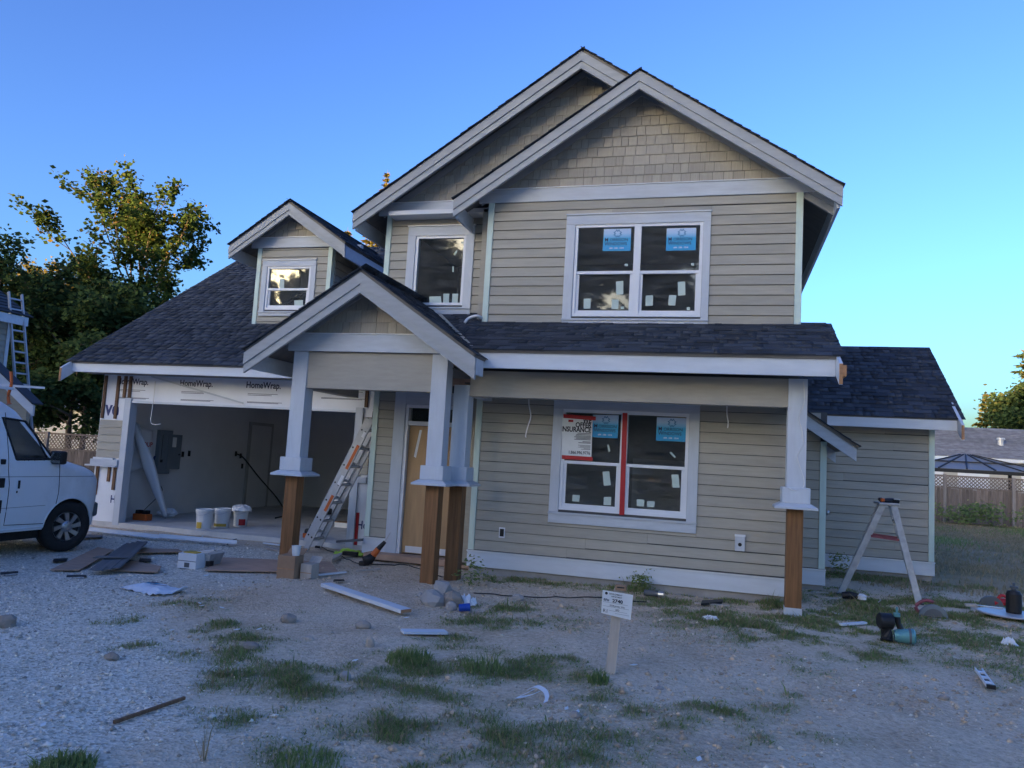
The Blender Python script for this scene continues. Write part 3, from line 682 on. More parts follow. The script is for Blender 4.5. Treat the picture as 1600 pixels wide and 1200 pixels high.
# --- porch: columns, beams, entry gable
def column(x0, y0, ztop, wd=.225, foot=-.07, sd=1):
    x1, y1 = x0+wd, y0+wd
    k = B().box(x0, y0, 1.455, x1, y1, ztop).build('porch_column', M['trimv'], HOUSE, bevel=.004)
    cx, cy = (x0+x1)/2, (y0+y1)/2
    B().box(cx-.165, cy-.165, 1.285, cx+.165, cy+.165, 1.475).build('column_base', M['trimv'], k, bevel=.008)
    q = B(); h1, h2 = .25, .235
    q.add([(cx+i*h1, cy+j*h1, 1.215) for i, j in ((-1, -1), (1, -1), (1, 1), (-1, 1))]+[(cx+i*h1, cy+j*h1, 1.24) for i, j in ((-1, -1), (1, -1), (1, 1), (-1, 1))]+[(cx+i*.175, cy+j*.175, 1.284) for i, j in ((-1, -1), (1, -1), (1, 1), (-1, 1))],
          [(3, 2, 1, 0)]+[(r*4+i, r*4+(i+1) % 4, r*4+4+(i+1) % 4, r*4+4+i) for r in (0, 1) for i in range(4)]+[(8, 9, 10, 11)])
    q.build('column_ledge', M['trim'], k)
    B().box(cx-.095, cy-.095, foot, cx+.095, cy+.095, 1.214).build('post', M['post'], k, bevel=.006)
    return k, cx, cy
cl, clx, cly = column(-5.985, 9.70, 2.99, foot=-.12); cm, cmx, cmy = column(-3.855, 9.70, 2.99, foot=-.1); c2, c2x, c2y = column(-3.68, 10.15, 2.62, foot=-.1); c3, c3x, c3y = column(.765, 10.15, 2.83, foot=.0)
B().box(c3x-.101, c3y-.101, -.11, c3x+.101, c3y+.101, .015).build('post_base', M['trim'], c3)
m = B(); pts = [(c3x+.06, c3y-.117, 2.8), (c3x+.075, c3y-.118, 2.55), (c3x+.02, c3y-.117, 2.35), (c3x+.065, c3y-.118, 2.15), (c3x+.07, c3y-.118, 2.0), (c3x+.01, c3y-.117, 1.85), (c3x+.085, c3y-.117, 1.6), (c3x+.08, c3y-.12, 1.48), (c3x-.02, c3y-.17, 1.44), (c3x-.09, c3y-.172, 1.47)]
def spline(pts, n=6):
    P = [np.array(p, float) for p in pts]; P = [P[0]]+P+[P[-1]]; o = []
    for i in range(1, len(P)-2):
        for k in range(n):
            t = k/n; o.append(tuple(.5*((2*P[i])+(-P[i-1]+P[i+1])*t+(2*P[i-1]-5*P[i]+4*P[i+1]-P[i+2])*t*t+(-P[i-1]+3*P[i]-3*P[i+1]+P[i+2])*t**3)))
    o.append(tuple(P[-1])); return o
m.tube(spline(pts), .006, 5); m.build('loose_wire', M['wire'], c3)
m = B(); m.box(-5.76, 9.725, 2.47, -3.855, 9.90, 2.989); m.build('entry_beam', M['beam'], HOUSE)
m = B(); m.box(-5.96, 9.93, 2.47, -5.78, YD-.04, 2.8); m.build('entry_beam', M['beam'], HOUSE)
m = B(); m.box(-3.83, 9.93, 2.47, -3.70, 10.14, 2.95); m.build('entry_beam', M['beam'], HOUSE)
m = B(); m.box(-3.455, 10.18, 2.47, .765, 10.35, 2.83); m.build('porch_beam', M['beam'], HOUSE)
m = B(); m.box(.80, 10.38, 2.47, .965, YM-.03, 2.75); m.build('porch_beam', M['beam'], HOUSE)
m = B(); m.box(-3.5, 10.36, 2.47, -3.36, YM-.03, 2.60); m.build('porch_beam', M['trim'], HOUSE)
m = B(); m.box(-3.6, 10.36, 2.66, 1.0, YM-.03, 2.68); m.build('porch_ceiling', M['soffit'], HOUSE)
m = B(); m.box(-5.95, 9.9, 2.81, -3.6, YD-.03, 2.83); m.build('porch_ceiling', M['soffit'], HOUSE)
band(-6.07, -3.55, 9.70, 2.992, 3.24)
eg = B().prism([(-6.0, 9.72, 3.0), (-3.62, 9.72, 3.0), (-3.62, 9.72, 3.2), (-4.82, 9.72, 3.98), (-6.0, 9.72, 3.2)], (0, .1, 0)).build('gable_wall', M['room_shade'], HOUSE)
shakes(eg, 9.72, -6.0, -3.62, 3.256, [(-S, 1, 3.89+S*4.82), (S, 1, 3.89-S*4.82)], seed=8, rows=5, e=.165)
barge(9.29, -4.82, 4.055, 1.71, 1.71, d=.30, step=.18)
rake_frieze(9.72, -4.82, 4.055, 1.3, .075, wd=.10)
roof((-3.11, 9.31, 2.945), (0, 1, 0), (-P667[0], 0, P667[1]), [(0, 0), (.5, 0), (.5, .25), (2.13, 1.72), (2.13, 2.055), (0, 2.055)], seed=14)
roof((-6.53, 13.0, 2.945), (0, -1, 0), (P667[0], 0, P667[1]), [(1.4, 0), (3.69, 0), (3.69, 2.055), (1.56, 2.055), (1.56, 1.25), (.4, 1.2)], seed=15, visible=False)
board('fascia_board', -6.50, 9.36, 2.68, -6.46, 11.5, 2.90, 'fascia'); board('fascia_board', -3.18, 9.36, 2.70, -3.14, 9.76, 2.91, 'fascia')
# porch roof, its eave board, and the rake board at its right end
CP, SP = .9015, .4327
roof((-4.6, 9.74, 3.075), (1, 0, 0), (0, CP, SP), [(1.22, 0), (5.90, 0), (5.90, 1.5), (1.0, 1.5), (1.0, 1.875), (0, 1.875)], seed=16)
board('fascia_board', -3.30, 9.78, 2.825, 1.262, 9.82, 3.035, 'fascia')
m = B(); m.prism([(1.265, 9.50, 2.95), (1.265, 11.2, 3.73), (1.265, 11.2, 3.5), (1.265, 9.50, 2.70)], (.04, 0, 0)); rb = m.build('rake_board', M['fascia'], HOUSE)
m = B(); m.box(1.2655, 9.494, 2.705, 1.3045, 9.4995, 2.945); m.build('board_end', M['endgrain'], rb)
m = B(); m.box(1.306, 9.5, 2.80, 1.345, 9.9, 2.93); m.build('board_end', M['endgrain'], rb)
# valley metal and a plastic drain pipe on the porch roof
m = B(); m.prism([(-3.36, 9.80, 3.10), (-3.30, 9.80, 3.10), (-4.46, 11.40, 3.89), (-4.52, 11.40, 3.89)], (0, 0, .012)); m.build('valley_flashing', M['steel'], HOUSE)
m = B(); m.tube(spline([(-3.60, 10.94, 3.73), (-3.66, 10.85, 3.74), (-3.76, 10.80, 3.69), (-3.80, 10.76, 3.62)]), .022, 8); m.build('drain_pipe', M['flash'], HOUSE, smooth=True)
# dangling wires
m = B(); m.tube(spline([(-2.68, 10.6, 2.66), (-2.70, 10.6, 2.45), (-2.66, 10.6, 2.25), (-2.70, 10.62, 2.1), (-2.72, 10.6, 1.97), (-2.71, 10.6, 1.94)]), .009, 5); m.build('hanging_wire', M['wire'], HOUSE)
m = B(); m.tube(spline([(.03, 10.6, 2.66), (.03, 10.6, 2.4), (.05, 10.6, 2.28), (.045, 10.6, 2.2)]), .008, 5); m.build('hanging_wire', M['wire'], HOUSE)
# outlets
ox, oz = GY(785, 832, YM); m = B(); m.box(ox-.045, YM-.03, oz-.075, ox+.045, YM-.012, oz+.075); k = m.build('outlet_box', M['white'], HOUSE)
B().box(ox-.03, YM-.034, oz-.055, ox+.03, YM-.0305, oz+.055).build('socket', M['black'], k)
ox, oz = GY(1156, 848, YM); m = B(); m.box(ox-.065, YM-.06, oz-.11, ox+.065, YM-.012, oz+.11); k = m.build('outlet_box', M['trimv'], HOUSE, bevel=.01)
B().box(ox-.07, YM-.065, oz+.085, ox+.07, YM-.012, oz+.112).build('lid', M['flash'], k)
B().lathe((ox, YM-.0605, oz-.02), [(.025, 0), (.025, .004)], 12, axis=(0, -1, 0)).build('socket', M['black'], k)

# --- right side: stepped-back bay and the low wing
wr = wall_slab('bay_wall', YR, XR, 1.50, .02, 2.6); planks(wr, (0, YR, 0), (1, 0, 0), (0, -1, 0), XR, 1.41, .262, 2.6, seed=21)
board('corner_board', 1.41, YR-.034, .262, 1.50, YR, 2.15, 'mint'); skirt(XR, 1.51, YR)
m = B(); m.box(1.36, YR+.14, .02, 1.50, YW, 2.3); m.build('side_wall', M['siding'], HOUSE)
m = B(); m.box(XR, YR+.02, -.4, 1.48, YR+.2, .03); m.build('foundation', M['concrete'], HOUSE)
for y in (12.14, 14.3):
    m = B(); m.prism([(.95, y, 2.71), (1.87, y, 2.095), (1.87, y, 1.875), (.95, y, 2.49)], (0, .04, 0)); m.build('barge_board', M['trim'], HOUSE)
roof((1.90, 12.12, 2.095), (0, 1, 0), (-P667[0], 0, P667[1]), [(0, 0), (2.9, 0), (2.9, 1.12), (0, 1.12)], seed=17, visible=False)
m = B(); m.lathe((1.545, YR+.35, 1.08), [(.03, 0), (.03, .02), (.012, .025), (.012, .05), (.035, .055), (.04, .075), (.03, .095)], 14, axis=(1, 0, 0)); m.xf(Matrix.Translation((-.045, 0, 0))); m.build('door_knob', M['steel'], HOUSE, smooth=True)
ww = wall_slab('wing_wall', YW, 1.36, 3.57, .02, 2.75); planks(ww, (0, YW, 0), (1, 0, 0), (0, -1, 0), 1.36, 3.48, .262, 2.75, seed=22)
board('corner_board', 3.48, YW-.034, .262, 3.57, YW, 2.56, 'mint'); skirt(1.5, 3.58, YW)
m = B(); m.box(3.43, YW+.14, .02, 3.57, 18.8, 2.7); m.box(1.36, 18.8, .02, 3.57, 18.94, 2.7); m.build('side_wall', M['siding'], HOUSE)
m = B(); m.box(1.38, YW+.02, -.4, 3.55, YW+.2, .03); m.build('foundation', M['concrete'], HOUSE)
roof((1.0, 14.56, 2.73), (1, 0, 0), (0, P667[0], P667[1]), [(0, 0), (2.88, 0), (2.88, 2.81), (0, 2.81)], seed=18)
m = B(); m.prism([(1.0, 16.9, 4.24), (3.88, 16.9, 4.24), (3.88, 19.3, 2.66), (1.0, 19.3, 2.66)], (0, 0, .05)); m.build('roof', M['shingle'], HOUSE)
board('fascia_board', 1.1, 14.58, 2.53, 3.82, 14.62, 2.71, 'fascia')
m = B(); m.prism([(3.825, 14.36, 2.62), (3.825, 16.9, 4.25), (3.825, 16.9, 4.02), (3.825, 14.36, 2.36)], (.045, 0, 0)); rb = m.build('rake_board', M['fascia'], HOUSE)
m = B(); m.box(3.826, 14.353, 2.37, 3.869, 14.3595, 2.61); m.build('board_end', M['endgrain'], rb)

# --- garage
GL, GRr = -11.64, -5.5
OPEN = (-10.98, -6.16, -.2, 2.31)
wg = wall_slab('garage_front_wall', YG, GL, GRr, -.05, 2.95, [OPEN], mat_='wrap')
m = B(); m.box(GL, YG+.14, -.05, -11.50, 19.0, 2.8); gl_ = m.build('garage_side_wall', M['drywall'], HOUSE)
m = B(); m.box(-11.5, 19.0, -.05, -5.5, 19.14, 2.8); m.build('garage_back_wall', M['drywall'], HOUSE)
m = B(); m.box(-6.5, 17.2, -.02, -6.38, 19.0, 2.72); m.box(-5.64, YG+.14, -.05, -5.51, 19, 2.8); m.build('garage_inner_wall', M['drywall'], HOUSE)
m = B(); m.box(-11.5, YG+.14, 2.72, -5.5, 19.0, 2.78); m.build('garage_ceiling', M['drywall'], HOUSE)
m = B(); m.box(GL+.05, YG-.03, -.30, -5.55, 19.0, .0); m.build('garage_floor', M['slab'], HOUSE)
# jambs
board('jamb_board', -11.07, YG-.04, -.05, -10.93, YG+.14, 2.36, 'trimv'); board('jamb_board', -6.2, YG-.04, -.05, -6.06, YG+.14, 2.36, 'trimv')
board('head_board', -10.929, YG-.02, 2.27, -6.201, YG+.14, 2.31, 'fascia')
# piece of siding, ledge and furring left of the opening
planks(wg, (0, YG-.004, 0), (1, 0, 0), (0, -1, 0), -11.62, -11.075, 1.20, 1.93, seed=31)
planks(wg, (0, YG-.004, 0), (1, 0, 0), (0, -1, 0), -6.055, -5.9, 1.20, 2.2, seed=32)
k = board('ledge_board', -11.70, YG-.07, 1.06, -11.075, YG-.001, 1.165, 'trim'); B().box(-11.66, YG-.05, 1.166, -11.2, YG-.001, 1.20).build('drip_cap', M['flash'], k)
B().box(-11.78, YG-.11, 1.03, -11.075, YG-.001, 1.059).build('ledge_nosing', M['trim'], k)
k = board('ledge_board', -6.055, YG-.05, 1.06, -5.9, YG-.001, 1.165, 'trim')
for x, z0, z1 in ((-11.58, 1.95, 2.78), (-11.28, 1.95, 2.78), (-11.12, 2.36, 2.78), (-11.00, 2.36, 2.78), (-11.55, .55, 1.03), (-11.28, .75, 1.03), (-11.15, .6, 1.03), (-6.02, 2.37, 2.7)):
    board('furring_strip', x-.03, YG-.03, z0, x+.03, YG-.001, z1, 'raw')
# print on the house wrap
def wraptext(txt, x, z, size, mt='navy', bold=.02, Y=YG-.004, al='LEFT'):
    B().text(txt, size, (x, Y, z), bold=bold, align=al, sx=.86).build('wrap_lettering', M[mt], wg)
for px, py in ((183, 599), (281, 602), (384.5, 605)):
    x, z = GY(px, py, YG); wraptext('HomeWrap.', x, z-.01, .165, bold=.02)
    m = B()
    for k, (dz, L_) in enumerate(((.09, .62), (.115, .5), (.24, .72), (.255, .65))):
        m.box(x+.05, YG-.004, z-.03-dz, x+.05+L_, YG-.002, z-.03-dz+.008)
    m.build('wrap_small_print', M['navy'], wg)
x, z = GY(503, 611, YG); m = B()
for dz, L_ in ((.0, .8), (.015, .7), (.12, .9), (.135, .8)): m.box(x, YG-.004, z-dz, x+L_, YG-.002, z-dz+.008)
m.build('wrap_small_print', M['navy'], wg)
wraptext('ve', -11.53, 2.02, .40, 'wrapblue', .03); wraptext('H', -11.2, .36, .2, 'wrapblue'); wraptext('Ho', -6.04, .28, .2, 'wrapblue', .02)
B().box(-6.055, YG-.012, -.03, -6.0, YG-.002, .55).build('red_tape', M['red'], wg)
B().box(-11.09, YG-.008, .0, -11.073, YG-.002, .5).build('red_tape', M['red'], wg)
# a slanted strip of scrap trim nailed across the wrap
x0, z0 = GY(236, 588, YG-.06); x1, z1 = GY(380, 630, YG-.06); B().bar((x0, YG-.05, z0), (x1, YG-.05, z1), .02, .03).build('scrap_strip', M['trim'], HOUSE)
m = B(); x, z = GY(241, 612, YG-.05); m.tube(spline([(x, YG-.05, z+.2), (x+.01, YG-.06, z-.2), (x+.03, YG-.1, z-.55), (x+.12, YG-.1, z-.62), (x+.26, YG-.1, z-.60)]), .008, 5); m.build('hanging_wire', M['wire'], HOUSE)
# eave board with its projecting rake board, roof
board('fascia_board', -11.93, 11.70, 2.79, -5.55, 11.74, 2.955, 'fascia')
m = B(); m.prism([(-11.975, 11.47, 2.84), (-11.975, 17.2, 6.66), (-11.975, 17.2, 6.42), (-11.975, 11.47, 2.585)], (.045, 0, 0)); rb = m.build('rake_board', M['fascia'], HOUSE)
B().box(-11.974, 11.463, 2.59, -11.931, 11.4695, 2.83).build('board_end', M['endgrain'], rb)
roof((-11.99, 11.66, 2.985), (1, 0, 0), (0, P667[0], P667[1]), [(0, 0), (6.48, 0), (6.48, 6.66), (0, 6.66)], seed=19)
m = B(); m.prism([(-11.99, 17.2, 6.64), (-5.4, 17.2, 6.64), (-5.4, 22.5, 3.1), (-11.99, 22.5, 3.1)], (0, 0, .05)); m.build('roof', M['shingle'], HOUSE)
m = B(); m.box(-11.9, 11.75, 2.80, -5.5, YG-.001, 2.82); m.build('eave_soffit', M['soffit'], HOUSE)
# inside: electrical panel, door, sockets, cable
pn = B(); pn.box(-11.499, 13.62, .88, -11.40, 14.0, 1.80); k = pn.build('electrical_panel', M['panel'], HOUSE, bevel=.008)
B().box(-11.499, 13.86, .98, -11.38, 14.28, 1.72).build('panel_door', M['panel'], k, bevel=.006)
B().box(-11.38, 13.98, 1.45, -11.376, 14.10, 1.66).build('panel_label', M['paper'], k); B().box(-11.38, 14.2, 1.28, -11.374, 14.25, 1.31).build('latch', M['black'], k)
B().box(-11.40, 13.68, 1.12, -11.396, 13.75, 1.18).build('breaker_slot', M['black'], k); B().box(-11.4, 13.69, 1.2, -11.396, 13.70, 1.7).build('breaker_slot', M['black'], k)
for y, z in ((14.48, 1.30), (14.69, 1.32), (16.4, 1.35), (16.6, 1.3), (16.7, 1.05)):
    B().box(-11.499, y-.035, z-.06, -11.485, y+.035, z+.06).build('outlet_box', M['black'], HOUSE)
gd = B().box(-11.499, 16.92, .02, -11.46, 17.8, 2.08).build('garage_side_door', M['drywall'], HOUSE)
for y0, y1, z0, z1 in ((16.84, 16.92, .0, 2.16), (17.8, 17.88, .0, 2.16), (16.92, 17.8, 2.085, 2.16)): board('casing_board', -11.499, y0, z0, -11.45, y1, z1, 'jointed', gd)
m = B(); m.tube(spline([(-11.49, 16.4, 1.35), (-11.40, 16.6, 1.25), (-11.2, 17.0, .8), (-10.9, 17.4, .3), (-10.5, 17.2, .02), (-9.9, 16.6, .015), (-9.5, 15.2, .015)]), .018, 6); m.build('power_cable', M['cable'], HOUSE)
# dormer
YDm = 13.2; DW = (-8.89, -7.91, 4.29, 5.16); HDW = (-9.0, -7.80, 4.16, 5.30)
wdm = wall_slab('dormer_wall', YDm, -9.14, -7.47, 3.6, 5.54, [DW])
planks(wdm, (0, YDm, 0), (1, 0, 0), (0, -1, 0), -9.05, -7.56, 3.9, 5.53, [HDW], seed=41)
board('corner_board', -9.14, YDm-.034, 3.75, -9.05, YDm, 5.54, 'mint'); board('corner_board', -7.56, YDm-.034, 3.75, -7.468, YDm+.09, 5.54, 'mint')
sw = B().box(-7.61, YDm+.14, 3.8, -7.47, 16.4, 5.55).build('dormer_side_wall', M['room_shade'], HOUSE)
planks(sw, (-7.47, 0, 0), (0, 1, 0), (1, 0, 0), YDm+.09, 15.6, 4.0, 5.5, seed=42)
B().box(-9.14, YDm+.14, 3.8, -9.0, 16.4, 5.55).build('dormer_side_wall', M['siding'], HOUSE)
B().box(-9.0, 14.6, 3.6, -7.61, 14.7, 6.0).build('partition_wall', M['drywall'], HOUSE)
band(-9.30, -7.33, YDm, 5.545, 5.75)
dgw = B().prism([(-9.14, YDm, 5.5), (-7.47, YDm, 5.5), (-7.47, YDm, 5.7), (-8.33, YDm, 6.29), (-9.14, YDm, 5.7)], (0, .1, 0)).build('gable_wall', M['room_shade'], HOUSE)
shakes(dgw, YDm, -9.14, -7.47, 5.762, [(-S, 1, 6.20+S*8.33), (S, 1, 6.20-S*8.33)], seed=9, rows=4)
barge(12.86, -8.33, 6.365, 1.28, 1.28, d=.25, step=.15); rake_frieze(YDm, -8.33, 6.365, .95, .075, wd=.10)
roof((-7.05, 12.88, 5.545), (0, 1, 0), (-P667[0], 0, P667[1]), [(0, 0), (2.75, 0), (3.95, 1.538), (0, 1.538)], seed=20)
roof((-9.61, 16.9, 5.545), (0, -1, 0), (P667[0], 0, P667[1]), [(1.3, 0), (4.02, 0), (4.02, 1.538), (.1, 1.538)], seed=23, visible=False)
board('fascia_board', -7.12, 12.94, 5.27, -7.08, 15.3, 5.50, 'fascia'); board('fascia_board', -9.58, 12.94, 5.27, -9.54, 15.3, 5.50, 'fascia')
w4 = window('window', YDm, DW, HDW, 1, True)
for p in ([(437, 436), (444.5, 435.5), (444, 450.5), (436.5, 450.5)], [(460, 469.5), (473.5, 469), (473.5, 477), (460, 477.5)], [(439.5, 478), (447, 477.5), (446, 489), (439, 489.5)], [(463, 480), (473, 479.5), (472, 485), (462, 486)]):
    flat('spacer_tag', w4, YDm+(.0275 if p[0][1] > 455 else .0115), p, M['tape'])
# loose flap of house wrap hanging inside the opening
m = B(); n = 22; kk = 9; V = []
for i in range(n+1):
    t = i/n; cx, cy, cz = -11.33+.42*t, 12.80+.62*t, 1.86*(1-t)+.03; rr = .085*(.35+1.1*math.sin(math.pi*min(1, t*.9+.12))**.8)
    for k in range(kk+1):
        q = 1.0+4.6*k/kk+t*2.2; f = 1+.16*math.sin(3*q+5*t); V.append((cx+rr*f*math.cos(q), cy+rr*f*math.sin(q)*.8, cz+.02*math.sin(4*q)))
m.add(V, [(i*(kk+1)+k, i*(kk+1)+k+1, (i+1)*(kk+1)+k+1, (i+1)*(kk+1)+k) for i in range(n) for k in range(kk)])
V = []; ny_, nz_ = 8, 10
for i in range(ny_+1):
    for k in range(nz_+1):
        u, v = i/ny_, k/nz_; V.append((-11.43+.03*math.sin(5*u+4*v)+.02*v, 12.86+.60*u-.12*v*u, 1.84-.06*u-(.95-.25*u)*v))
m.add(V, [(i*(nz_+1)+k, (i+1)*(nz_+1)+k, (i+1)*(nz_+1)+k+1, i*(nz_+1)+k+1) for i in range(ny_) for k in range(nz_)])
wf = m.build('loose_house_wrap', M['wrap'], None, smooth=True, label='loose white flap of house wrap hanging down inside the left garage jamb', cat='house wrap')
so = wf.modifiers.new('s', 'SOLIDIFY'); so.thickness = .004
B().text('Ty', .36, (-11.372, 13.12, 1.08), U=(0, 1, 0), bold=.03).text('•DUP', .13, (-11.375, 13.08, 1.44), U=(0, 1, 0), m=1, bold=.02).build('wrap_lettering', [M['wrapblue'], M['red']], wf)
emit_tabs()

# ================================================================ trees
def leaf_quads(C_, n, spread, size, rg, up=.4, flat_=.7, asp=.62):
    """n leaves round each centre of C_, as small folded diamonds; returns verts, faces"""
    C_ = np.repeat(np.asarray(C_, float), n, 0); N_ = len(C_)
    off = rg.normal(size=(N_, 3))*spread*np.array([1, 1, flat_]); P = C_+off
    d = rg.normal(size=(N_, 3)); d /= np.linalg.norm(d, axis=1)[:, None]; d[:, 2] *= .6
    nn = rg.normal(size=(N_, 3))+np.array([0, 0, up*2]); s = np.cross(d, nn); s /= np.linalg.norm(s, axis=1)[:, None]+1e-9
    L = (size*rg.uniform(.6, 1.3, N_))[:, None]
    V = np.stack([P-d*L*.5, P+s*L*asp*.5, P+d*L*.5, P-s*L*asp*.5], 1).reshape(-1, 3)
    return V, np.arange(N_*4).reshape(-1, 4)
def broadleaf(name, label, x, y, h, r, leafm, seed, limbs=13, sub=6, per=40, ls=.17, cb=.28, spread=.32, group=None, top=.95, cat='tree', limb_el=(.5, 1.1), skirt=0):
    R_ = random.Random(seed); rg = np.random.default_rng(seed); z0 = -.15
    root = empty(name, (x, y, z0), 0, label, cat, group); tr = B(); cen = []
    lean = Vector((R_.uniform(-.05, .05), R_.uniform(-.05, .05), 1)); tp = [Vector((x, y, z0))+lean*(h*.86*k/6)+Vector((R_.uniform(-1, 1), R_.uniform(-1, 1), 0))*(.012*h*(k > 0)) for k in range(7)]
    r0 = .016*h+.03; tr.tube(tp, [r0*(1-.13*k) for k in range(7)], 8)
    def at(t): t = min(max(t, 0), .999)*6; i = int(t); return tp[i].lerp(tp[i+1], t-i)
    for i in range(limbs):
        t = cb+(top-cb)*(i+R_.random()*.8)/limbs; a = i*2.4+R_.uniform(-.5, .5); prof = math.sin(math.pi*min(1, (t-cb+.12)/(1.12-cb)))**.7
        L = r*prof*R_.uniform(.75, 1.2); el = R_.uniform(*limb_el)*(.6+.7*t); p = at(t/.86 if t < .86 else .99); path = [p]
        d = Vector((math.cos(a)*math.cos(el), math.sin(a)*math.cos(el), math.sin(el)))
        for k in range(5):
            d = (d+Vector((R_.uniform(-.2, .2), R_.uniform(-.2, .2), R_.uniform(-.1, .2)))).normalized(); path.append(path[-1]+d*(L/4.2))
        rr = r0*(.42*(1-t)+.12); tr.tube(path, [rr*(1-.17*k) for k in range(6)], 5, cap=False)
        for j in range(sub):
            q = R_.uniform(.35, 1)*4.99; k = int(q); b = path[k].lerp(path[k+1], q-k)
            dd = (d+Vector((R_.gauss(0, .8), R_.gauss(0, .8), R_.gauss(.1, .5)))).normalized(); sl_ = L*R_.uniform(.18, .42)
            e1 = b+dd*sl_*.5; e2 = e1+(dd+Vector((0, 0, R_.uniform(-.2, .5)))).normalized()*sl_*.5
            tr.tube([b, e1, e2], [rr*.3, rr*.2, rr*.08], 4, cap=False); cen += [tuple(e1), tuple(e2), tuple(e1.lerp(e2, .5))]
        cen += [tuple(path[-1]), tuple(path[-2])]
    if skirt: cen += [(x+R_.uniform(-1, 1)*r*.9, y+R_.uniform(-1, 1)*r*.5, z0+R_.uniform(0, .3)*h) for _ in range(skirt)]
    tr.build('trunk', M['bark'], root, smooth=True)
    V, F_ = leaf_quads(cen, per, spread, ls, rg)
    o = mesh_np('crown', V-np.array([x, y, z0]), F_, M[leafm], parent=root); return root
def conifer(name, label, x, y, h, r, seed, leafm='needle', group=None, dens=1.0, ls=.5, cb=.08, cat='tree'):
    R_ = random.Random(seed); rg = np.random.default_rng(seed); z0 = -.15; root = empty(name, (x, y, z0), 0, label, cat, group)
    tr = B(); tr.tube([(x, y, z0), (x, y, z0+h*.5), (x, y, z0+h)], [.013*h+.05, .008*h+.03, .01], 7); P = []; D = []
    nl = int(h*2.4)
    for i in range(nl):
        t = cb+(1-cb)*i/nl; z = z0+h*t; L0 = r*(1-t)**.85*(.9+.25*math.sin(i*1.7))+.12
        for k in range(R_.randint(6, 9)):
            a = R_.random()*6.283; L = L0*R_.uniform(.55, 1.15); dz = -L*.16+L*.30*t
            tr.tube([(x, y, z), (x+math.cos(a)*L*.6, y+math.sin(a)*L*.6, z+dz*.3), (x+math.cos(a)*L, y+math.sin(a)*L, z+dz)], [.03*L/r+.01, .015, .004], 3, cap=False)
            m_ = max(3, int(L*13*dens)); s = rg.uniform(.12, 1.03, m_)
            q = np.stack([x+math.cos(a)*L*s, y+math.sin(a)*L*s, z+dz*s*s-.05], 1)+rg.normal(size=(m_, 3))*np.array([.12, .12, .07])*(L*.45+.25)
            P.append(q); D.append(np.tile([math.cos(a), math.sin(a), -.25], (m_, 1)))
    P = np.concatenate(P); D = np.concatenate(D)+rg.normal(size=P.shape)*.45; D /= np.linalg.norm(D, axis=1)[:, None]
    s = np.cross(D, rg.normal(size=P.shape)+np.array([0, 0, 1.2])); s /= np.linalg.norm(s, axis=1)[:, None]; L = (ls*rg.uniform(.5, 1.2, len(P)))[:, None]
    V = np.stack([P-D*L*.5, P+s*L*.14, P+D*L*.5, P-s*L*.14], 1).reshape(-1, 3)-np.array([x, y, z0])
    tr.build('trunk', M['bark'], root); mesh_np('crown', V, np.arange(len(V)).reshape(-1, 4), M[leafm], parent=root); return root

GBL = 'trees behind the garage on the left'
x, z = GY(212, 430, 27); broadleaf('maple_tree', 'tall open-crowned maple with sunlit top, rising left of the garage roof', x, 27, 10.8, 4.0, 'leaf', 5, limbs=20, sub=9, per=26, ls=.23, cb=.38, spread=.19, group=GBL, limb_el=(.55, 1.15))
for i, (px, Y, h, r, lab) in enumerate(((-14, 23, 8.2, 2.8, 'dark leafy tree at the left picture edge above the neighbouring roof'),
        (50, 25, 8.0, 2.6, 'dark leafy tree with a thin top shoot, just right of the leaning roof ladder'), (115, 24, 6.9, 2.8, 'dense dark tree under the tall maple, left of its trunk'),
        (200, 26, 6.0, 2.8, 'dense dark tree under the tall maple, against the garage roof edge'), (280, 32, 7.4, 2.8, 'dark tree to the right of the tall maple, touching the garage roof line'),
        (60, 25.5, 6.4, 2.4, 'low dark bushy tree directly behind the white van'), (140, 25, 6.0, 2.2, 'low dark leafy tree against the left garage corner'))):
    x, z = GY(px, 600, Y); broadleaf('dark_tree', lab, x, Y, h, r, 'leafdark', 60+i, limbs=13, sub=7, per=36, ls=.23, cb=.30 if h < 6.6 else .2, spread=.27, group=GBL, limb_el=(.25, .95))
x, z = GY(95, 400, 44); broadleaf('sunlit_tree', 'sunlit golden tree far behind, glowing through the left trees', x, 44, 12.4, 4.0, 'leafsunlit', 80, limbs=14, sub=6, per=40, ls=.3, cb=.2, spread=.45, group=GBL)
x, z = GY(578, 400, 46); conifer('sunlit_conifer', 'sunlit golden conifer peeking between dormer and upper storey', x, 46, 17.2, 3.2, 81, 'leafsunlit', 'sunlit trees behind the house', ls=.55, dens=3.0)
x, z = GY(603, 300, 50); conifer('sunlit_conifer', 'thin golden tree top just above the left roof edge of the upper storey', x, 50, 22.3, 2.2, 82, 'leafsunlit', 'sunlit trees behind the house', ls=.55, dens=3.0)
x, z = GY(540, 400, 48); conifer('sunlit_conifer', 'small pale sunlit treetop right above the dormer roof', x, 48, 17.4, 2.0, 83, 'leafsunlit', 'sunlit trees behind the house', ls=.55, dens=3.0)
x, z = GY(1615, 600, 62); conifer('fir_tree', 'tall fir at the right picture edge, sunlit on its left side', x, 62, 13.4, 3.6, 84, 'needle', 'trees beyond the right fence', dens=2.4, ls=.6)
x, z = GY(1603, 600, 56); broadleaf('dark_tree', 'dark round tree in front of the tall fir at the right edge', x, 56, 7.6, 2.2, 'leafdark', 85, limbs=12, sub=6, per=40, ls=.3, cb=.2, spread=.45, group='trees beyond the right fence')
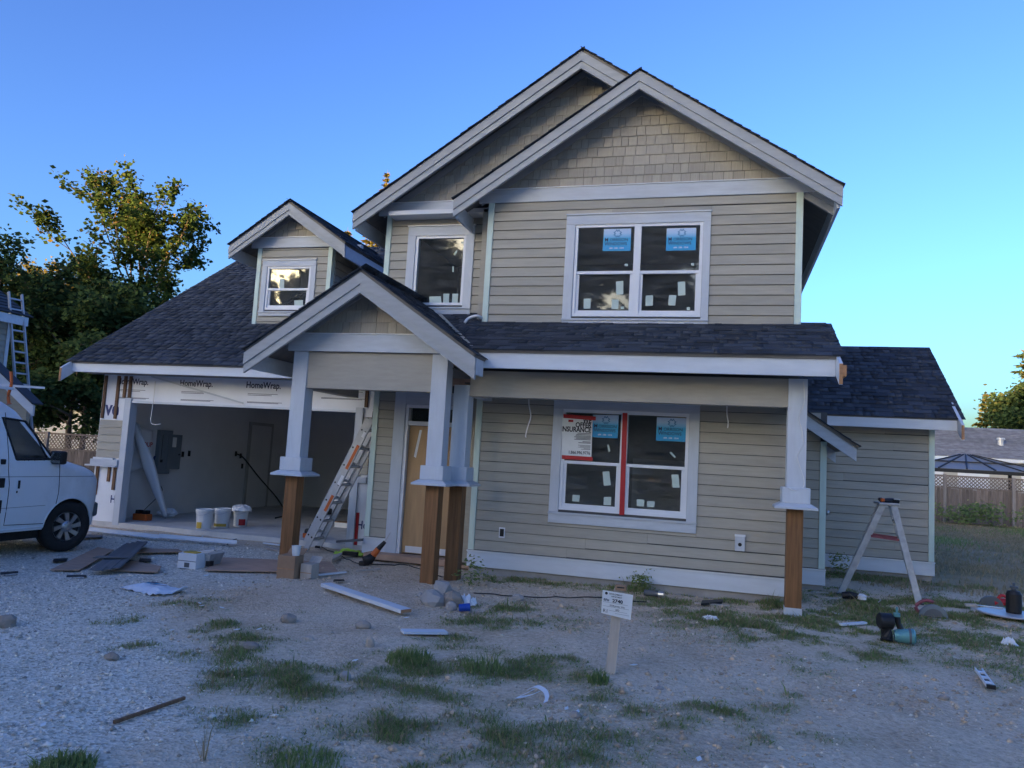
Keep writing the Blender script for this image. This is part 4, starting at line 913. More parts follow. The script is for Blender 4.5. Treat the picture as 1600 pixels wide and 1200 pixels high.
for px, Y, h, lab in ((1541, 70, 9.4, 'low sunlit conifer behind the grey neighbouring roof, the left one'), (1562, 66, 8.4, 'low sunlit conifer behind the grey neighbouring roof, next to the fir')):
    x, z = GY(px, 650, Y); conifer('sunlit_conifer', lab, x, Y, h, 2.2, 86+px, 'leafsunlit', 'trees beyond the right fence', ls=.6, dens=2.2)
# the street side behind the viewer: the tall trees that shade the yard and show in the window glass
ST = 'tall trees across the street behind the viewer'
R_ = random.Random(3)
for i, (x, y, h, r) in enumerate(((-18.0, -20, 16, 3.5), (-7, -21, 17.5, 3.7), (-3.2, -24, 18.5, 3.7), (1.2, -21, 17, 3.6), (-33, -22, 16, 3.4), (-28, -23, 15.5, 3.4), (-5, -28, 19, 3.8))):
    if i in (2, 4): conifer('street_conifer', 'tall dark conifer across the street behind the viewer', x, y, h+1.5, r*.9, 200+i, 'needle', ST, dens=1.1, ls=1.0)
    else: broadleaf('shade_tree', 'tall leafy tree across the street behind the viewer', x, y, h, r, 'leafdark', 200+i, limbs=18, sub=8, per=24, ls=.75, cb=.05, spread=.6, group=ST, limb_el=(.15, 1.0))
for i in range(15):  # unseen far rows, added to keep the low sun off house and yard
    broadleaf('shade_tree', 'tree of the far row behind the viewer that shades the yard', -124+6.4*i, -97, 19.2+.5*math.sin(i*1.7), 6.2, 'leafdark', 340+i, limbs=18, sub=7, per=14, ls=1.7, cb=.04, spread=.9, group='far row of trees behind the viewer', limb_el=(.1, 1.0))
    broadleaf('shade_tree', 'tree of the far row behind the viewer that shades the yard', -112+6.4*i, -80-3*(i % 2), 17.6+.5*math.sin(i*2.1), 6.2, 'leafdark', 300+i, limbs=20, sub=8, per=20, ls=1.35, cb=.04, spread=.85, skirt=110, group='far row of trees behind the viewer', limb_el=(.1, 1.0))

# ================================================================ neighbours, fences
def shingled(name, O, U, V, lu, lv, parent, e=.2, m_='greyroof', seed=1):
    """a far roof slope: one sheet with stepped courses"""
    O = Vector(O); U = Vector(U); V = Vector(V).normalized(); N = U.cross(V)
    if N.z < 0: N = -N
    m = B(); n = int(lv/e)
    for k in range(n):
        a, b = O+V*(k*lv/n), O+V*((k+1)*lv/n)
        m.prism([a+N*.02, a+U*lu+N*.02, b+U*lu, b], -N*.03)
    return m.build(name, M[m_], parent)
M['greyroof'] = mat('greyroof', (.20, .20, .21), .85, .3, 3, bump=.3, bscale=30, isl=.15)
M['paleroof'] = mat('paleroof', (.20, .205, .21), .5, .05, 2, metal=.2)
M['palewall'] = mat('palewall', (.46, .44, .40), .8, .08, 3)
M['fencewood'] = mat('fencewood', (.18, .14, .115), .85, .3, 3, (8, 8, .8), .2, 40, objr=.28)
# house on the left: its side faces this way
NH = empty('neighbour_house', (-22, 14, -.1), label='tan house at the left picture edge with dark roof and white eave board', cat='house')
wl = B().box(-27, 7, -.1, -17.35, 14.98, 4.5).build('wall', M['siding'], NH)
z = .2; k = 0
while z < 4.4:
    m = B(); m.add([(-17.35, 7, z), (-17.32, 7, z), (-17.34, 7, z+.138), (-17.35, 7, z+.138), (-17.35, 14.9, z), (-17.32, 14.9, z), (-17.34, 14.9, z+.138), (-17.35, 14.9, z+.138)], [(0, 1, 2, 3), (7, 6, 5, 4), (0, 4, 5, 1), (1, 5, 6, 2), (2, 6, 7, 3)])
    m.build('siding_plank', M['siding'], wl); z += .145
board('eave_board', -16.95, 6.6, 4.22, -16.91, 15.1, 4.44, 'fascia', NH)
board('corner_board', -17.43, 14.9, .2, -17.31, 14.99, 4.4, 'fascia', NH)
shingled('roof', (-16.88, 6.5, 4.46), (0, 1, 0), (-.86, 0, .51), 8.7, 5.9, NH, m_='shingle')
# its low front gable
m = B(); gx0, gz0 = GY(0, 583, 13.2); gx1, gz1 = GY(52, 634, 13.2)
sl2 = (gz1-gz0)/(gx1-gx0); xe = gx1; L_ = 2.6
m.prism([(xe, 13.2, gz1), (xe-L_, 13.2, gz1-sl2*L_), (xe-L_, 13.2, gz1-sl2*L_-.22), (xe, 13.2, gz1-.22)], (0, .05, 0)); m.build('barge_board', M['fascia'], NH)
m = B(); m.prism([(xe, 13.16, gz1+.03), (xe-L_, 13.16, gz1+.03-sl2*L_), (xe-L_, 13.45, gz1+.03-sl2*L_), (xe, 13.45, gz1+.03)], (0, 0, .03)); m.build('porch_roof', M['shingle'], NH)
m = B(); m.prism([(xe-.5, 13.5, .0), (xe-L_, 13.5, 0), (xe-L_, 13.5, gz1-sl2*L_-.1), (xe-.5, 13.5, gz1-sl2*.5-.1)], (0, .1, 0)); m.build('porch_wall', M['siding'], NH)
# aluminium ladder up against that eave
def ladder(name, label, foot, top, wvec, rungs, rail=(.03, .075), mt='alu', group=None, fly=0.0, cat='ladder', hooks=True):
    foot = Vector(foot); top = Vector(top); wv = Vector(wvec); d = (top-foot).normalized(); nrm = d.cross(wv.normalized())
    root = empty(name, tuple(foot), 0, label, cat, group); L = (top-foot).length
    for s in (-.5, .5):
        B().bar(foot+wv*s, top+wv*s, rail[1], rail[0], up=wv.normalized()).build('rail', M[mt], root)
    for k in range(rungs):
        t = (k+.6)/(rungs+.2); p = foot+(top-foot)*t
        B().bar(p-wv*.5, p+wv*.5, .035, .035, up=nrm).build('rung', M[mt], root)
    if fly:
        a, b = foot+(top-foot)*fly, top+(top-foot)*.0
        off = nrm*.085
        for s in (-.43, .43): B().bar(a+wv*s+off, b+wv*s+off-d*.02, rail[1]*.9, rail[0], up=wv.normalized()).build('fly_rail', M[mt], root)
    for s in (-.5, .5): B().box(-.04, -.05, 0, .04, .05, .035).xf(Matrix.Translation(foot+wv*s)).build('foot_pad', M['black'], root)
    return root
xz = lambda px, py, X: (lambda v: CAMP+v*((X-CAMP[0])/v[0]))(CF*FPX+CR*(px-800)-CU*(py-600))
p1 = xz(15, 456, -17.15); p2 = xz(33, 456, -17.15)
wy = float(p2[1]-p1[1]); yc = float(p1[1]+p2[1])/2
ladder('extension_ladder', 'tall aluminium extension ladder propped on the eave of the house behind the van', (-15.75, yc-.15, -.08), (-17.15, yc, float(p1[2])), (.06, wy, 0), 19)
ladder('extension_ladder', 'white ladder leaning on the neighbouring wall, seen through the van window', (-16.35, 14.3, -.08), (-17.3, 14.5, 3.0), (.05, .55, 0), 10, mt='white')
# fences
def fence(name, label, x0, x1, Y, h, base, board_w=.14, lat=.5, post_every=2.4, mt='fencewood', rise=0.0):
    root = empty(name, ((x0+x1)/2, Y, base), 0, label, 'fence'); R_ = random.Random(int(Y*10)); x = x0
    while x < x1:
        B().box(x+.004, Y, base, x+board_w-.004, Y+.02, base+h+R_.uniform(-.01, .01)).build('fence_board', M[mt], root); x += board_w
    for z in (base+h+.002, base+h+lat): B().box(x0, Y-.02, z, x1, Y+.05, z+.07).build('rail', M[mt], root)
    m = B(); z0, z1 = base+h+.075, base+h+lat-.002; g = .15; k = x0-(z1-z0)
    while k < x1:
        for s in (1, -1):
            a = [k, k+(z1-z0)] if s == 1 else [k+(z1-z0), k]
            pa, pb = Vector((a[0], Y+.01*s+.01, z0)), Vector((a[1], Y+.01*s+.01, z1))
            if min(a) > x0-.02 and max(a) < x1+.02: m.bar(pa, pb, .012, .038, up=(0, 0, 1))
        k += g
    m.build('lattice', M[mt], root); x = x0
    while x <= x1+.01:
        B().box(x-.06, Y-.10, base-.1, x+.06, Y-.021, base+h+lat+.1).build('post', M['weathered'], root); x += post_every
    return root
fence('wooden_fence', 'weathered board fence with lattice top along the right back lawn', 4.0, 21.0, 37.0, 1.47, -.08, post_every=2.6)
fx0, _ = GY(60, 700, 22.5); fx1, _ = GY(175, 700, 22.5)
fence('wooden_fence', 'shaded board fence with lattice top between van and garage', fx0-2, fx1+6, 22.5, 1.05, -.08, lat=.55)
# house beyond the left fence, glimpsed through the leaves
q = empty('far_house', (-34, 34, -.1), label='pale house wall and roof glimpsed through the dark left trees', cat='house')
B().box(-42, 34, -.1, -24, 42, 2.9).build('wall', M['palewall'], q); shingled('roof', (-42.5, 33.5, 2.9), (1, 0, 0), (0, .9, .43), 19, 4.6, q, m_='greyroof')
# right: grey-roofed house, gazebo
q = empty('neighbour_house', (16, 48, -.1), label='low house with weathered grey shingle roof beyond the right fence', cat='house')
B().box(8, 46.5, -.1, 28, 54, 3.0).build('wall', M['palewall'], q); shingled('roof', (7.3, 45.9, 3.05), (1, 0, 0), (0, .9, .42), 21.5, 4.3, q, e=.25)
board('eave_board', 7.3, 45.85, 2.85, 28.8, 45.9, 3.03, 'fascia', q)
ch = B().lathe((13.0, 49.2, 4.3), [(.18, 0), (.18, 1.0), (.26, 1.02), (.26, 1.1), (.2, 1.25), (.24, 1.3)], 10).build('flue', M['alu'], q); B().lathe((14.6, 47.6, 3.8), [(.16, 0), (.15, .3), (.22, .32), (.2, .42)], 10).build('roof_vent', M['alu'], q)
for x0 in (10.0, 12.2, 15.2): board('window_trim', x0, 46.42, 1.2, x0+1.5, 46.49, 2.3, 'white', q)
q = empty('gazebo', (11.4, 41.5, -.1), label='gazebo with dark ribbed metal roof panels behind the right fence', cat='gazebo')
gx, gy, gh, he, hp = 11.3, 41.6, 2.9, 2.25, 2.98
c4 = [(gx-gh, gy-2.2, he), (gx+gh, gy-2.2, he), (gx+gh, gy+2.2, he), (gx-gh, gy+2.2, he)]; pk = [(gx-.25, gy, hp), (gx+.25, gy, hp)]
for a in ([c4[0], c4[1], pk[1], pk[0]], [c4[1], c4[2], pk[1]], [c4[2], c4[3], pk[0], pk[1]], [c4[3], c4[0], pk[0]]): B().prism(a, (0, 0, .03)).build('roof_panel', M['paleroof'], q)
for k in range(6):
    t = k/5; a = Vector(c4[0]).lerp(Vector(c4[1]), t); b = Vector(pk[0]).lerp(Vector(pk[1]), t); B().bar(a+Vector((0, 0, .05)), b+Vector((0, 0, .05)), .07, .05).build('rib', M['black'], q)
for t in (.45,):
    a = Vector(c4[0]).lerp(Vector(pk[0]), t); b = Vector(c4[1]).lerp(Vector(pk[1]), t); B().bar(a+Vector((0, 0, .06)), b+Vector((0, 0, .06)), .07, .05).build('rib', M['black'], q)
B().box(gx-gh, gy-2.25, he-.14, gx+gh, gy-2.2, he+.02).build('beam', M['black'], q)
for sx in (-1, 1):
    for sy in (-1, 1): B().box(gx+sx*(gh-.5)-.07, gy+sy*1.8-.07, -.1, gx+sx*(gh-.5)+.07, gy+sy*1.8+.07, he).build('post', M['black'], q)

# ================================================================ the van
def build_van():
    V = empty('van', (-10.2, 7.6, -.09), label='dusty white cargo van parked nose-in at the left edge of the picture', cat='van')
    Xc = -10.2
    def zt(Y): return float(np.interp(Y, [4.4, 4.5, 6, 8.0, 8.2, 8.40, 8.98, 9.28, 9.58, 9.76, 9.88, 9.95], [1.90, 2.04, 2.10, 2.07, 2.03, 1.92, 1.27, 1.215, 1.14, 1.08, 1.02, .92]))
    def W(Y, z):
        w_ = 1.0-.03*((z-.75)/.5)**2 if z < 1.2 else .976-.27*(z-1.2)**1.1
        if Y > 9.5: w_ *= math.sqrt(max(0, 1-.46*((Y-9.5)/.46)**2.6))
        return w_
    ys = np.concatenate([np.arange(4.4, 7.7, .15), np.arange(7.7, 9.96, .02)])
    zlo = .26; rows = []; K = 64
    for Y in ys:
        T = zt(Y); r = min(.16, (T-zlo)*.25); pts = []
        for k in range(K+1):
            z = zlo+(T-r-zlo)*k/K; pts.append((W(Y, z), z))
        w_ = pts[-1][0]
        for a in np.linspace(0, math.pi/2, 7)[1:]: pts.append((w_-r*1.2*(1-math.cos(a)), T-r+r*math.sin(a)))
        for u in (.6, .3, 0): pts.append((u*pts[K+6][0], T+.025*(1-u*u)))
        rows.append(pts)
    n = len(rows[0]); Vt = []; F_ = []; win = [(8.31, 1.235), (8.90, 1.25), (8.50, 1.76), (8.15, 1.79)]
    def inside(y, z, poly):
        c = False
        for (a, b), (d, e) in zip(poly, poly[1:]+poly[:1]):
            if (b > z) != (e > z) and y < (d-a)*(z-b)/(e-b)+a: c = not c
        return c
    for sg in (1, -1):
        o = len(Vt)
        for Y, pts in zip(ys, rows): Vt += [(Xc+sg*x, Y, z) for x, z in pts]
        for i in range(len(ys)-1):
            for k in range(n-1):
                yc, zc = (ys[i]+ys[i+1])/2, (rows[i][k][1]+rows[i][k+1][1])/2
                if k < K:
                    if inside(yc, zc, win): continue
                    if (yc-9.27)**2+(zc-.26)**2 < .43**2 or (yc-5.6)**2+(zc-.26)**2 < .43**2: continue
                    if sg > 0 and 6.6 < yc < 8.04 and .42 < zc < 1.78: continue
                f = (o+i*n+k, o+(i+1)*n+k, o+(i+1)*n+k+1, o+i*n+k+1); F_.append(f if sg > 0 else f[::-1])
        # nose cap
    nose = B().add(Vt, F_); L0 = len(ys)-1
    for k in range(n-1):
        a = L0*n+k; b = len(ys)*n+L0*n+k; nose.add([Vt[a], Vt[a+1], Vt[b+1], Vt[b]], [(0, 1, 2, 3)])
    body = nose.build('body', M['vanpaint'], V, smooth=True)
    def S_(y, z, off=.0): return (Xc+W(y, z)+off, y, z)
    def line(name, pts, r, m_, par, n_=10, off=.0):
        q = []
        for (a, b), (c, d) in zip(pts, pts[1:]):
            for k in range(n_): q.append(S_(a+(c-a)*k/n_, b+(d-b)*k/n_, off))
        q.append(S_(*pts[-1], off)); return B().tube(q, r, 6).build(name, M[m_], par)
    door = line('door', [(8.20, 1.86), (8.19, 1.1), (8.22, .9), (8.22, .36), (8.90, .34), (9.0, .55), (9.03, .78), (9.015, 1.235)], .005, 'rubber', V)
    line('window_gasket', win+[win[0]], .016, 'rubber', door)
    line('quarter_divider', [(8.80, 1.27), (8.62, 1.60)], .012, 'rubber', door)
    m = B(); m.add([S_(y, z, -.012) for y, z in win], [(0, 1, 2, 3)]); m.build('window_pane', M['carglass'], door)
    m = B(); hp = [S_(8.33, .83, .004), S_(8.45, .83, .004), S_(8.45, .97, .004), S_(8.33, .97, .004)]; m.prism(hp, (.004, 0, 0)); hd = m.build('door_handle', M['vanpaint'], door)
    m = B(); m.box(Xc+1.0, 8.345, .845, Xc+1.012, 8.375, .955); m.build('handle_grip', M['black'], hd)
    m = B(); m.box(Xc+.995, 8.335, .785, Xc+1.004, 8.355, .815); m.build('lock', M['black'], door)
    line('side_crease_shade', [(8.05, 1.005), (9.66, 1.0)], .004, 'plasticgrey', V, 40, -.001)  # grey strip drawn in for the thin shadow along the body crease
    line('lower_crease_shade', [(8.05, .585), (8.83, .60)], .003, 'plasticgrey', V, 20, -.001)  # drawn-in shadow strip of the lower crease
    line('sill_trim', [(7.0, .28), (8.85, .30)], .03, 'vanpaint', V, 20, -.02)
    arc = [(9.27+.43*math.cos(a), .26+.43*math.sin(a)) for a in np.linspace(.15, math.pi-.1, 16)]
    line('wheel_arch', arc, .014, 'vanpaint', V, 2, -.004)
    for k, (y0, y1, z0, z1) in enumerate(((8.07, 8.13, 1.17, 1.24), (8.06, 8.15, .86, .99), (8.06, 8.14, .52, .70))):
        m = B(); m.box(Xc+.965, y0, z0, Xc+1.006, y1, z1); m.build('latch_plate', M['black'], V, bevel=.01)
    m = B(); m.box(Xc-.9, 4.7, .38, Xc+.93, 8.1, .42); m.box(Xc-.88, 4.7, 1.86, Xc+.7, 8.1, 1.88); m.box(Xc-.93, 4.7, .4, Xc-.9, 8.02, 1.9); m.box(Xc-.9, 4.7, .4, Xc+.9, 4.75, 1.9); m.build('cargo_dark', M['black'], V)  # black box stands in for the shade inside the open cargo doorway
    m = B(); m.box(Xc-.93, 8.78, .28, Xc+.88, 9.72, .84); m.build('wheel_well', M['rubber'], V)
    m = B(); m.box(Xc-.8, 8.88, 1.06, Xc+.85, 9.0, 1.245); m.build('dashboard', M['plasticgrey'], V)
    for sx in (-.42, .42):
        m = B(); m.box(Xc+sx-.24, 8.05, .75, Xc+sx+.24, 8.45, .95); m.box(Xc+sx-.24, 7.98, .9, Xc+sx+.24, 8.10, 1.42); m.build('seat', M['plasticgrey'], V, bevel=.03)
    m = B(); m.lathe((Xc-.42, 8.70, 1.2), [(.19, 0), (.20, .012), (.19, .024), (.17, .012)], 20, axis=(0, -.8, .55)); m.build('steering_wheel', M['black'], V)
    m = B(); m.box(Xc+.93, 8.86, 1.18, Xc+1.16, 8.97, 1.37); mi = m.build('mirror', M['black'], V, bevel=.03)
    m = B(); m.box(Xc+.975, 8.852, 1.2, Xc+1.14, 8.859, 1.35); m.build('mirror_glass', M['carglass'], mi)
    m = B(); m.box(Xc-.9, 9.68, .38, Xc+.66, 10.0, .60); m.box(Xc+.64, 9.52, .38, Xc+.93, 9.88, .60); m.build('bumper', M['plasticgrey'], V, bevel=.04)
    for sx in (-1, 1):
        m = B(); m.box(Xc+sx*.60, 9.80, .70, Xc+sx*.74, 9.93, .93); m.build('headlight', M['white'], V, bevel=.02)
        m = B(); m.box(Xc+sx*.745, 9.74, .70, Xc+sx*.895, 9.86, .90); m.build('marker_lamp', M['amber'], V, bevel=.015)
    m = B(); m.box(Xc-.55, 9.90, .66, Xc+.55, 9.97, .93); m.build('grille', M['black'], V)
    m = B(); m.box(Xc-.8, 6.0, .12, Xc+.8, 9.6, .26); m.build('underbody', M['rubber'], V)
    def wheel(x, y, steer, sg):
        w_ = empty('wheel', (x, y, .27)); w_.parent = V; w_.location = Vector((x, y, .27))-ORG[V.name]; w_.rotation_euler = (0, 0, steer); ORG[w_.name] = Vector((0, 0, 0))
        T_ = B().lathe((-.24*sg if sg > 0 else 0, 0, 0), [(.20, 0), (.30, -.0), (.345, .015), (.365, .045), (.368, .12), (.365, .195), (.345, .225), (.30, .24), (.215, .235), (.205, .20)], 40, axis=(1, 0, 0)); T_.build('tyre', M['rubber'], w_, smooth=True)
        r_ = B(); xo = -.03
        r_.lathe((xo-.06, 0, 0), [(.215, 0), (.218, .065), (.205, .07), (.198, .05), (.19, .02)], 40, axis=(1, 0, 0))
        r_.lathe((xo-.04, 0, 0), [(.085, 0), (.08, .06), (.055, .085), (.03, .09), (.0, .09)], 20, axis=(1, 0, 0))
        for k in range(8):
            a = k*math.pi/4; d = lambda r, t: (r*math.cos(a+t), r*math.sin(a+t))
            A_, B_, C_, D_ = d(.07, -.45), d(.07, .25), d(.20, .32), d(.20, -.02)
            r_.prism([(xo-.01, *A_), (xo-.01, *B_), (xo+.005, *C_), (xo+.005, *D_)], (.025, 0, 0))
        for k in range(8):
            a = k*math.pi/4+.2; r_.lathe((xo+.045, .062*math.cos(a), .062*math.sin(a)), [(.010, 0), (.010, .012)], 6, axis=(1, 0, 0))
        r_.build('rim', M['steel'], w_)
        B().lathe((xo-.10, 0, 0), [(.20, 0), (.20, .01)], 24, axis=(1, 0, 0)).build('brake_disc', M['black'], w_)
    wheel(Xc+.985, 9.27, rad(-13), 1); wheel(Xc+.985, 5.6, 0, 1)
    rk = B()
    for y in (5.2, 6.8, 8.0):
        rk.bar((Xc-.86, y, 2.16), (Xc+.86, y, 2.16), .04, .04)
        for sx in (-1, 1): rk.bar((Xc+sx*.84, y, 1.86), (Xc+sx*.84, y, 2.16), .03, .03)
    for sx in (-1, 1): rk.bar((Xc+sx*.84, 4.9, 2.19), (Xc+sx*.84, 8.25, 2.19), .035, .035)
    rk.build('roof_rack', M['white'], V)
    return V
van = build_van()
m = B(); m.tube(spline([(-9.38, 8.2, 2.42), (-9.36, 8.21, 2.25), (-9.40, 8.22, 2.1), (-9.37, 8.22, 1.98)]), [.02]*18+[.035], 8)
m.build('orange_strap', M['orange'], None, label='orange strap hanging over the van roof rack', cat='strap')
m = B(); m.bar((-9.9, 7.9, 2.225), (-9.15, 8.55, 2.24), .03, .03); m.build('white_pipe', M['white'], None, label='white pipe lying across the van roof rack', cat='pipe')

# ================================================================ ladders
ladder('extension_ladder', 'aluminium extension ladder leaning on the wall corner between garage and front door', (-6.55, 11.66, -.06), (-5.53, 11.66, 2.14), (0, .42, 0), 7, rail=(.03, .085), fly=.0)
el_ = [o for o in bpy.data.objects if o.name.startswith('extension_ladder')][-1]
a, b = Vector((-6.55, 11.66, -.06)), Vector((-5.53, 11.66, 2.14)); d = (b-a).normalized(); nr = Vector((-d.z, 0, d.x))
for s in (-.18, .18):
    B().bar(a+Vector((0, s, 0))+nr*.085+d*.12, b+Vector((0, s, 0))+nr*.085-d*.03, .075, .03, up=(0, 1, 0)).build('fly_rail', M['alu'], el_)
for k in range(7):
    p = a+(b-a)*((k+.9)/7.6)+nr*.085; B().bar(p-Vector((0, .18, 0)), p+Vector((0, .18, 0)), .032, .032, up=nr).build('rung', M['alu'], el_)
for k in range(7):
    for dn in (0, .085):
        p = a+(b-a)*((k+.75)/7.5)+nr*dn+Vector((0, -.21 if dn == 0 else -.18, 0)); B().lathe(p+Vector((0, -.014, 0)), [(.016, 0), (.016, .004)], 8, axis=(0, -1, 0)).build('rung_rivet', M['black'], el_)
for t0, t1, mt in ((.30, .42, 'orange'), (.50, .57, 'white'), (.62, .80, 'orange'), (.86, .9, 'white')):
    p, q = a+(b-a)*t0+Vector((0, -.2285, 0)), a+(b-a)*t1+Vector((0, -.2285, 0)); B().bar(p, q, .05, .003, up=(0, 1, 0)).build('rail_label', M[mt], el_)
p = a+(b-a)*.28+nr*.05; m = B(); m.box(-.04, -.05, -.05, .05, .05, .05).xf(Matrix.Translation(p)); m.build('rung_lock', M['black'], el_, bevel=.01)
m = B(); m.tube(spline([tuple(b+Vector((0, -.19, .0))), tuple(b+Vector((.02, -.23, .12))), tuple(b+Vector((.03, -.22, .35))), (-5.44, 11.38, 2.7)]), .012, 6); m.build('rope', M['black'], el_)
# step ladder on the right
SL = empty('step_ladder', (2.3, 12.5, -.08), label='paint-spattered aluminium step ladder standing open before the right wing', cat='ladder')
fl, fr_ = G(1312, 930), G(1437, 946); tl, _ = GY(1378, 790, 12.45); tr_, tz = GY(1396, 790, 12.4)
LF = [Vector((fl[0], fl[1], -.08)), Vector((fl[0]+.12, fl[1]+.62, -.08))]; RF = [Vector((fr_[0], fr_[1], -.08)), Vector((fr_[0]+.10, fr_[1]+.50, -.08))]
LT = [Vector((tl, 12.40, tz)), Vector((tl+.03, 12.72, tz))]; RT = [Vector((tr_, 12.38, tz)), Vector((tr_+.03, 12.72, tz))]
for f_, t_ in list(zip(LF, LT))+list(zip(RF, RT)): B().bar(f_, t_, .085, .03, up=(0, 1, 0)).build('rail', M['aluworn'], SL)
for k in range(1, 6):
    t = k/6; p, q = RF[0].lerp(RT[0], t), RF[1].lerp(RT[1], t); B().bar(p, q, .085, .022, up=(0, 0, 1)).build('step', M['aluworn'], SL)
for t in (.15, .45, .8): p, q = LF[0].lerp(LT[0], t), LF[1].lerp(LT[1], t); B().bar(p, q, .03, .03).build('rear_brace', M['aluworn'], SL)
for i in (0, 1): p, q = LF[i].lerp(LT[i], .66), RF[i].lerp(RT[i], .64); B().bar(p, q, .012, .035, up=(0, 0, 1)).build('spreader', M['redpaint'], SL)
B().box(tl-.06, 12.33, tz, tr_+.07, 12.78, tz+.035).build('top_cap', M['aluworn'], SL, bevel=.01)
for f_ in LF+RF: B().box(f_[0]-.045, f_[1]-.03, -.09, f_[0]+.045, f_[1]+.03, -.05).build('foot_pad', M['black'], SL)
TP = empty('tool_pouch', (tr_-.02, 12.5, tz+.036), label='black tool pouch with orange tape lying on top of the step ladder', cat='tool pouch')
m = B(); m.tube(spline([(tl-.05, 12.42, tz+.085), (tl+.03, 12.45, tz+.06), (tr_, 12.5, tz+.07), (tr_+.10, 12.5, tz+.055)]), [.02, .025, .03, .035, .03, .025, .03, .038, .04, .04, .038, .035, .034, .034, .034, .034, .03, .03, .02], 8); m.build('pouch', M['black'], TP)
m = B(); m.lathe((tl+.0, 12.42, tz+.05), [(.03, 0), (.035, .02), (.03, .045)], 10); m.build('tape_roll', M['orange'], TP)
m = B(); m.box(tr_+.02, 12.44, tz+.085, tr_+.10, 12.5, tz+.10); m.build('buckle', M['alu'], TP)

# ================================================================ things in the garage
def bucket(x, y, z, r, h, label, band=None, name='bucket', extra=None):
    o = empty(name, (x, y, z), 0, label, 'bucket', 'buckets on the garage floor')
    B().lathe((x, y, z), [(r*.86, 0), (r*.93, h*.55), (r*.98, h*.80), (r*1.05, h*.81), (r*1.05, h*.85), (r*.99, h*.86), (r*.99, h*.92)], 26).build('body', M['bucket'], o, smooth=False)
    B().lathe((x, y, z+h*.92), [(r*1.06, -.02), (r*1.08, .0), (r*1.06, .022), (r*.98, .025), (r*.96, .012), (r*.2, .012)], 26).build('lid', M['bucket'], o)
    if band:
        m = B(); n = 14; a0, a1, z0, z1, mt = band
        V = []
        for k in range(n+1):
            t = a0+(a1-a0)*k/n
            for zz in (z0, z1): V.append((x+math.cos(t)*r*1.0, y+math.sin(t)*r*1.0, z+h*zz))
        m.add(V, [(2*k, 2*k+2, 2*k+3, 2*k+1) for k in range(n)]); m.build('paper_label', M[mt], o)
    m = B(); m.tube([(x+math.cos(t)*r*1.08, y+math.sin(t)*r*1.08, z+h*.83-.05*math.sin((t+2.6)/2.2*math.pi)) for t in np.linspace(-2.6, -.4, 12)], .004, 5); m.build('handle', M['steel'], o)
    return o
bx, by = G(318, 826, .0); bucket(bx, by, 0, .155, .37, 'leftmost white plastic bucket on the garage floor, with a small yellow label', (-1.9, -1.2, .05, .35, 'yellow'))
bx, by = G(346, 824, .0); bucket(bx, by, 0, .15, .37, 'middle white plastic bucket on the garage floor, yellow stripe low down', (-2.2, -.4, .08, .22, 'yellow'))
bx, by = G(375, 822, .0); o = bucket(bx, by, 0, .145, .35, 'rightmost white bucket on the garage floor, dark red label, plastic film over it', (-1.2, -.3, .08, .42, 'red'))
m = B(); V = []; n = 20; R_ = random.Random(4)
for zz, rr in ((.40, .03), (.41, .10), (.385, .165), (.33, .185), (.30, .19)):
    for k in range(n): t = k*2*math.pi/n; V.append((bx+math.cos(t)*rr*R_.uniform(.9, 1.12), by+math.sin(t)*rr*R_.uniform(.9, 1.12), zz+R_.uniform(-.015, .015)))
m.add(V, [(i*n+k, i*n+(k+1) % n, (i+1)*n+(k+1) % n, (i+1)*n+k) for i in range(4) for k in range(n)]); m.build('plastic_film', M['white'], o)
bx, by = G(222, 813, .0); q = empty('battery_charger', (bx, by, 0), 0, 'orange and black battery charger on the garage floor near the left wall', 'charger')
B().box(bx-.16, by-.09, 0, bx+.16, by+.09, .13).build('case', M['orange'], q, bevel=.015)
for s in (-.08, .08): B().box(bx+s-.05, by-.06, .131, bx+s+.05, by+.06, .20).build('battery', M['black'], q, bevel=.01)
m = B(); m.tube(spline([(bx-.16, by, .05), (bx-.22, by+.1, .02), (bx-.2, by+.3, .2), (bx-.1, by+.6, .55), (-11.49, by+.9, .7)]), .008, 5); m.build('cord', M['cable'], q)
bx, by = G(262, 808, .0); m = B(); R_ = random.Random(8)
bm = bmesh.new(); bmesh.ops.create_icosphere(bm, subdivisions=3, radius=1)
V = [(bx+v.co.x*.22*(1+R_.uniform(-.25, .2)), by+v.co.y*.16*(1+R_.uniform(-.2, .2)), .09+v.co.z*.09*(1+R_.uniform(-.3, .3))) for v in bm.verts]
m.add(V, [tuple(v.index for v in f.verts) for f in bm.faces]); bm.free(); m.build('crumpled_wrap', M['wrap'], None, label='crumpled bundle of white house wrap on the floor at the garage wall', cat='house wrap')
bx, by = G(540, 824, .0); q = empty('cardboard_box', (bx, by, 0), 0, 'small white flat box on the garage floor behind the leaning ladder', 'box'); B().box(bx-.2, by-.12, .0, bx+.2, by+.12, .10).build('carton', M['paper'], q); B().box(bx-.2, by-.125, .1, bx+.2, by+.125, .115).build('lid', M['cardboard'], q)
bx, by = G(488, 848, -.07); q = empty('tool_case', (bx, by, -.07), 0, 'black and orange power tool case behind the left brown post', 'tool')
B().box(bx-.12, by-.12, -.07, bx+.14, by+.12, .18).build('case', M['black'], q, bevel=.03); B().box(bx-.13, by-.127, .02, bx-.02, by-.1205, .10).build('badge', M['orange'], q); m = B(); m.tube([(bx-.08, by, .17), (bx-.07, by, .24), (bx+.08, by, .24), (bx+.09, by, .17)], .014, 6); m.build('handle', M['black'], q)
# long dark poles propped low beside the ladder
m = B(); m.bar((-6.25, 11.95, .06), (-5.45, 11.25, .22), .04, .04); m.build('dark_pole', M['plasticgrey'], None, label='dark pole lying slanted from garage to the front door step', cat='pole')

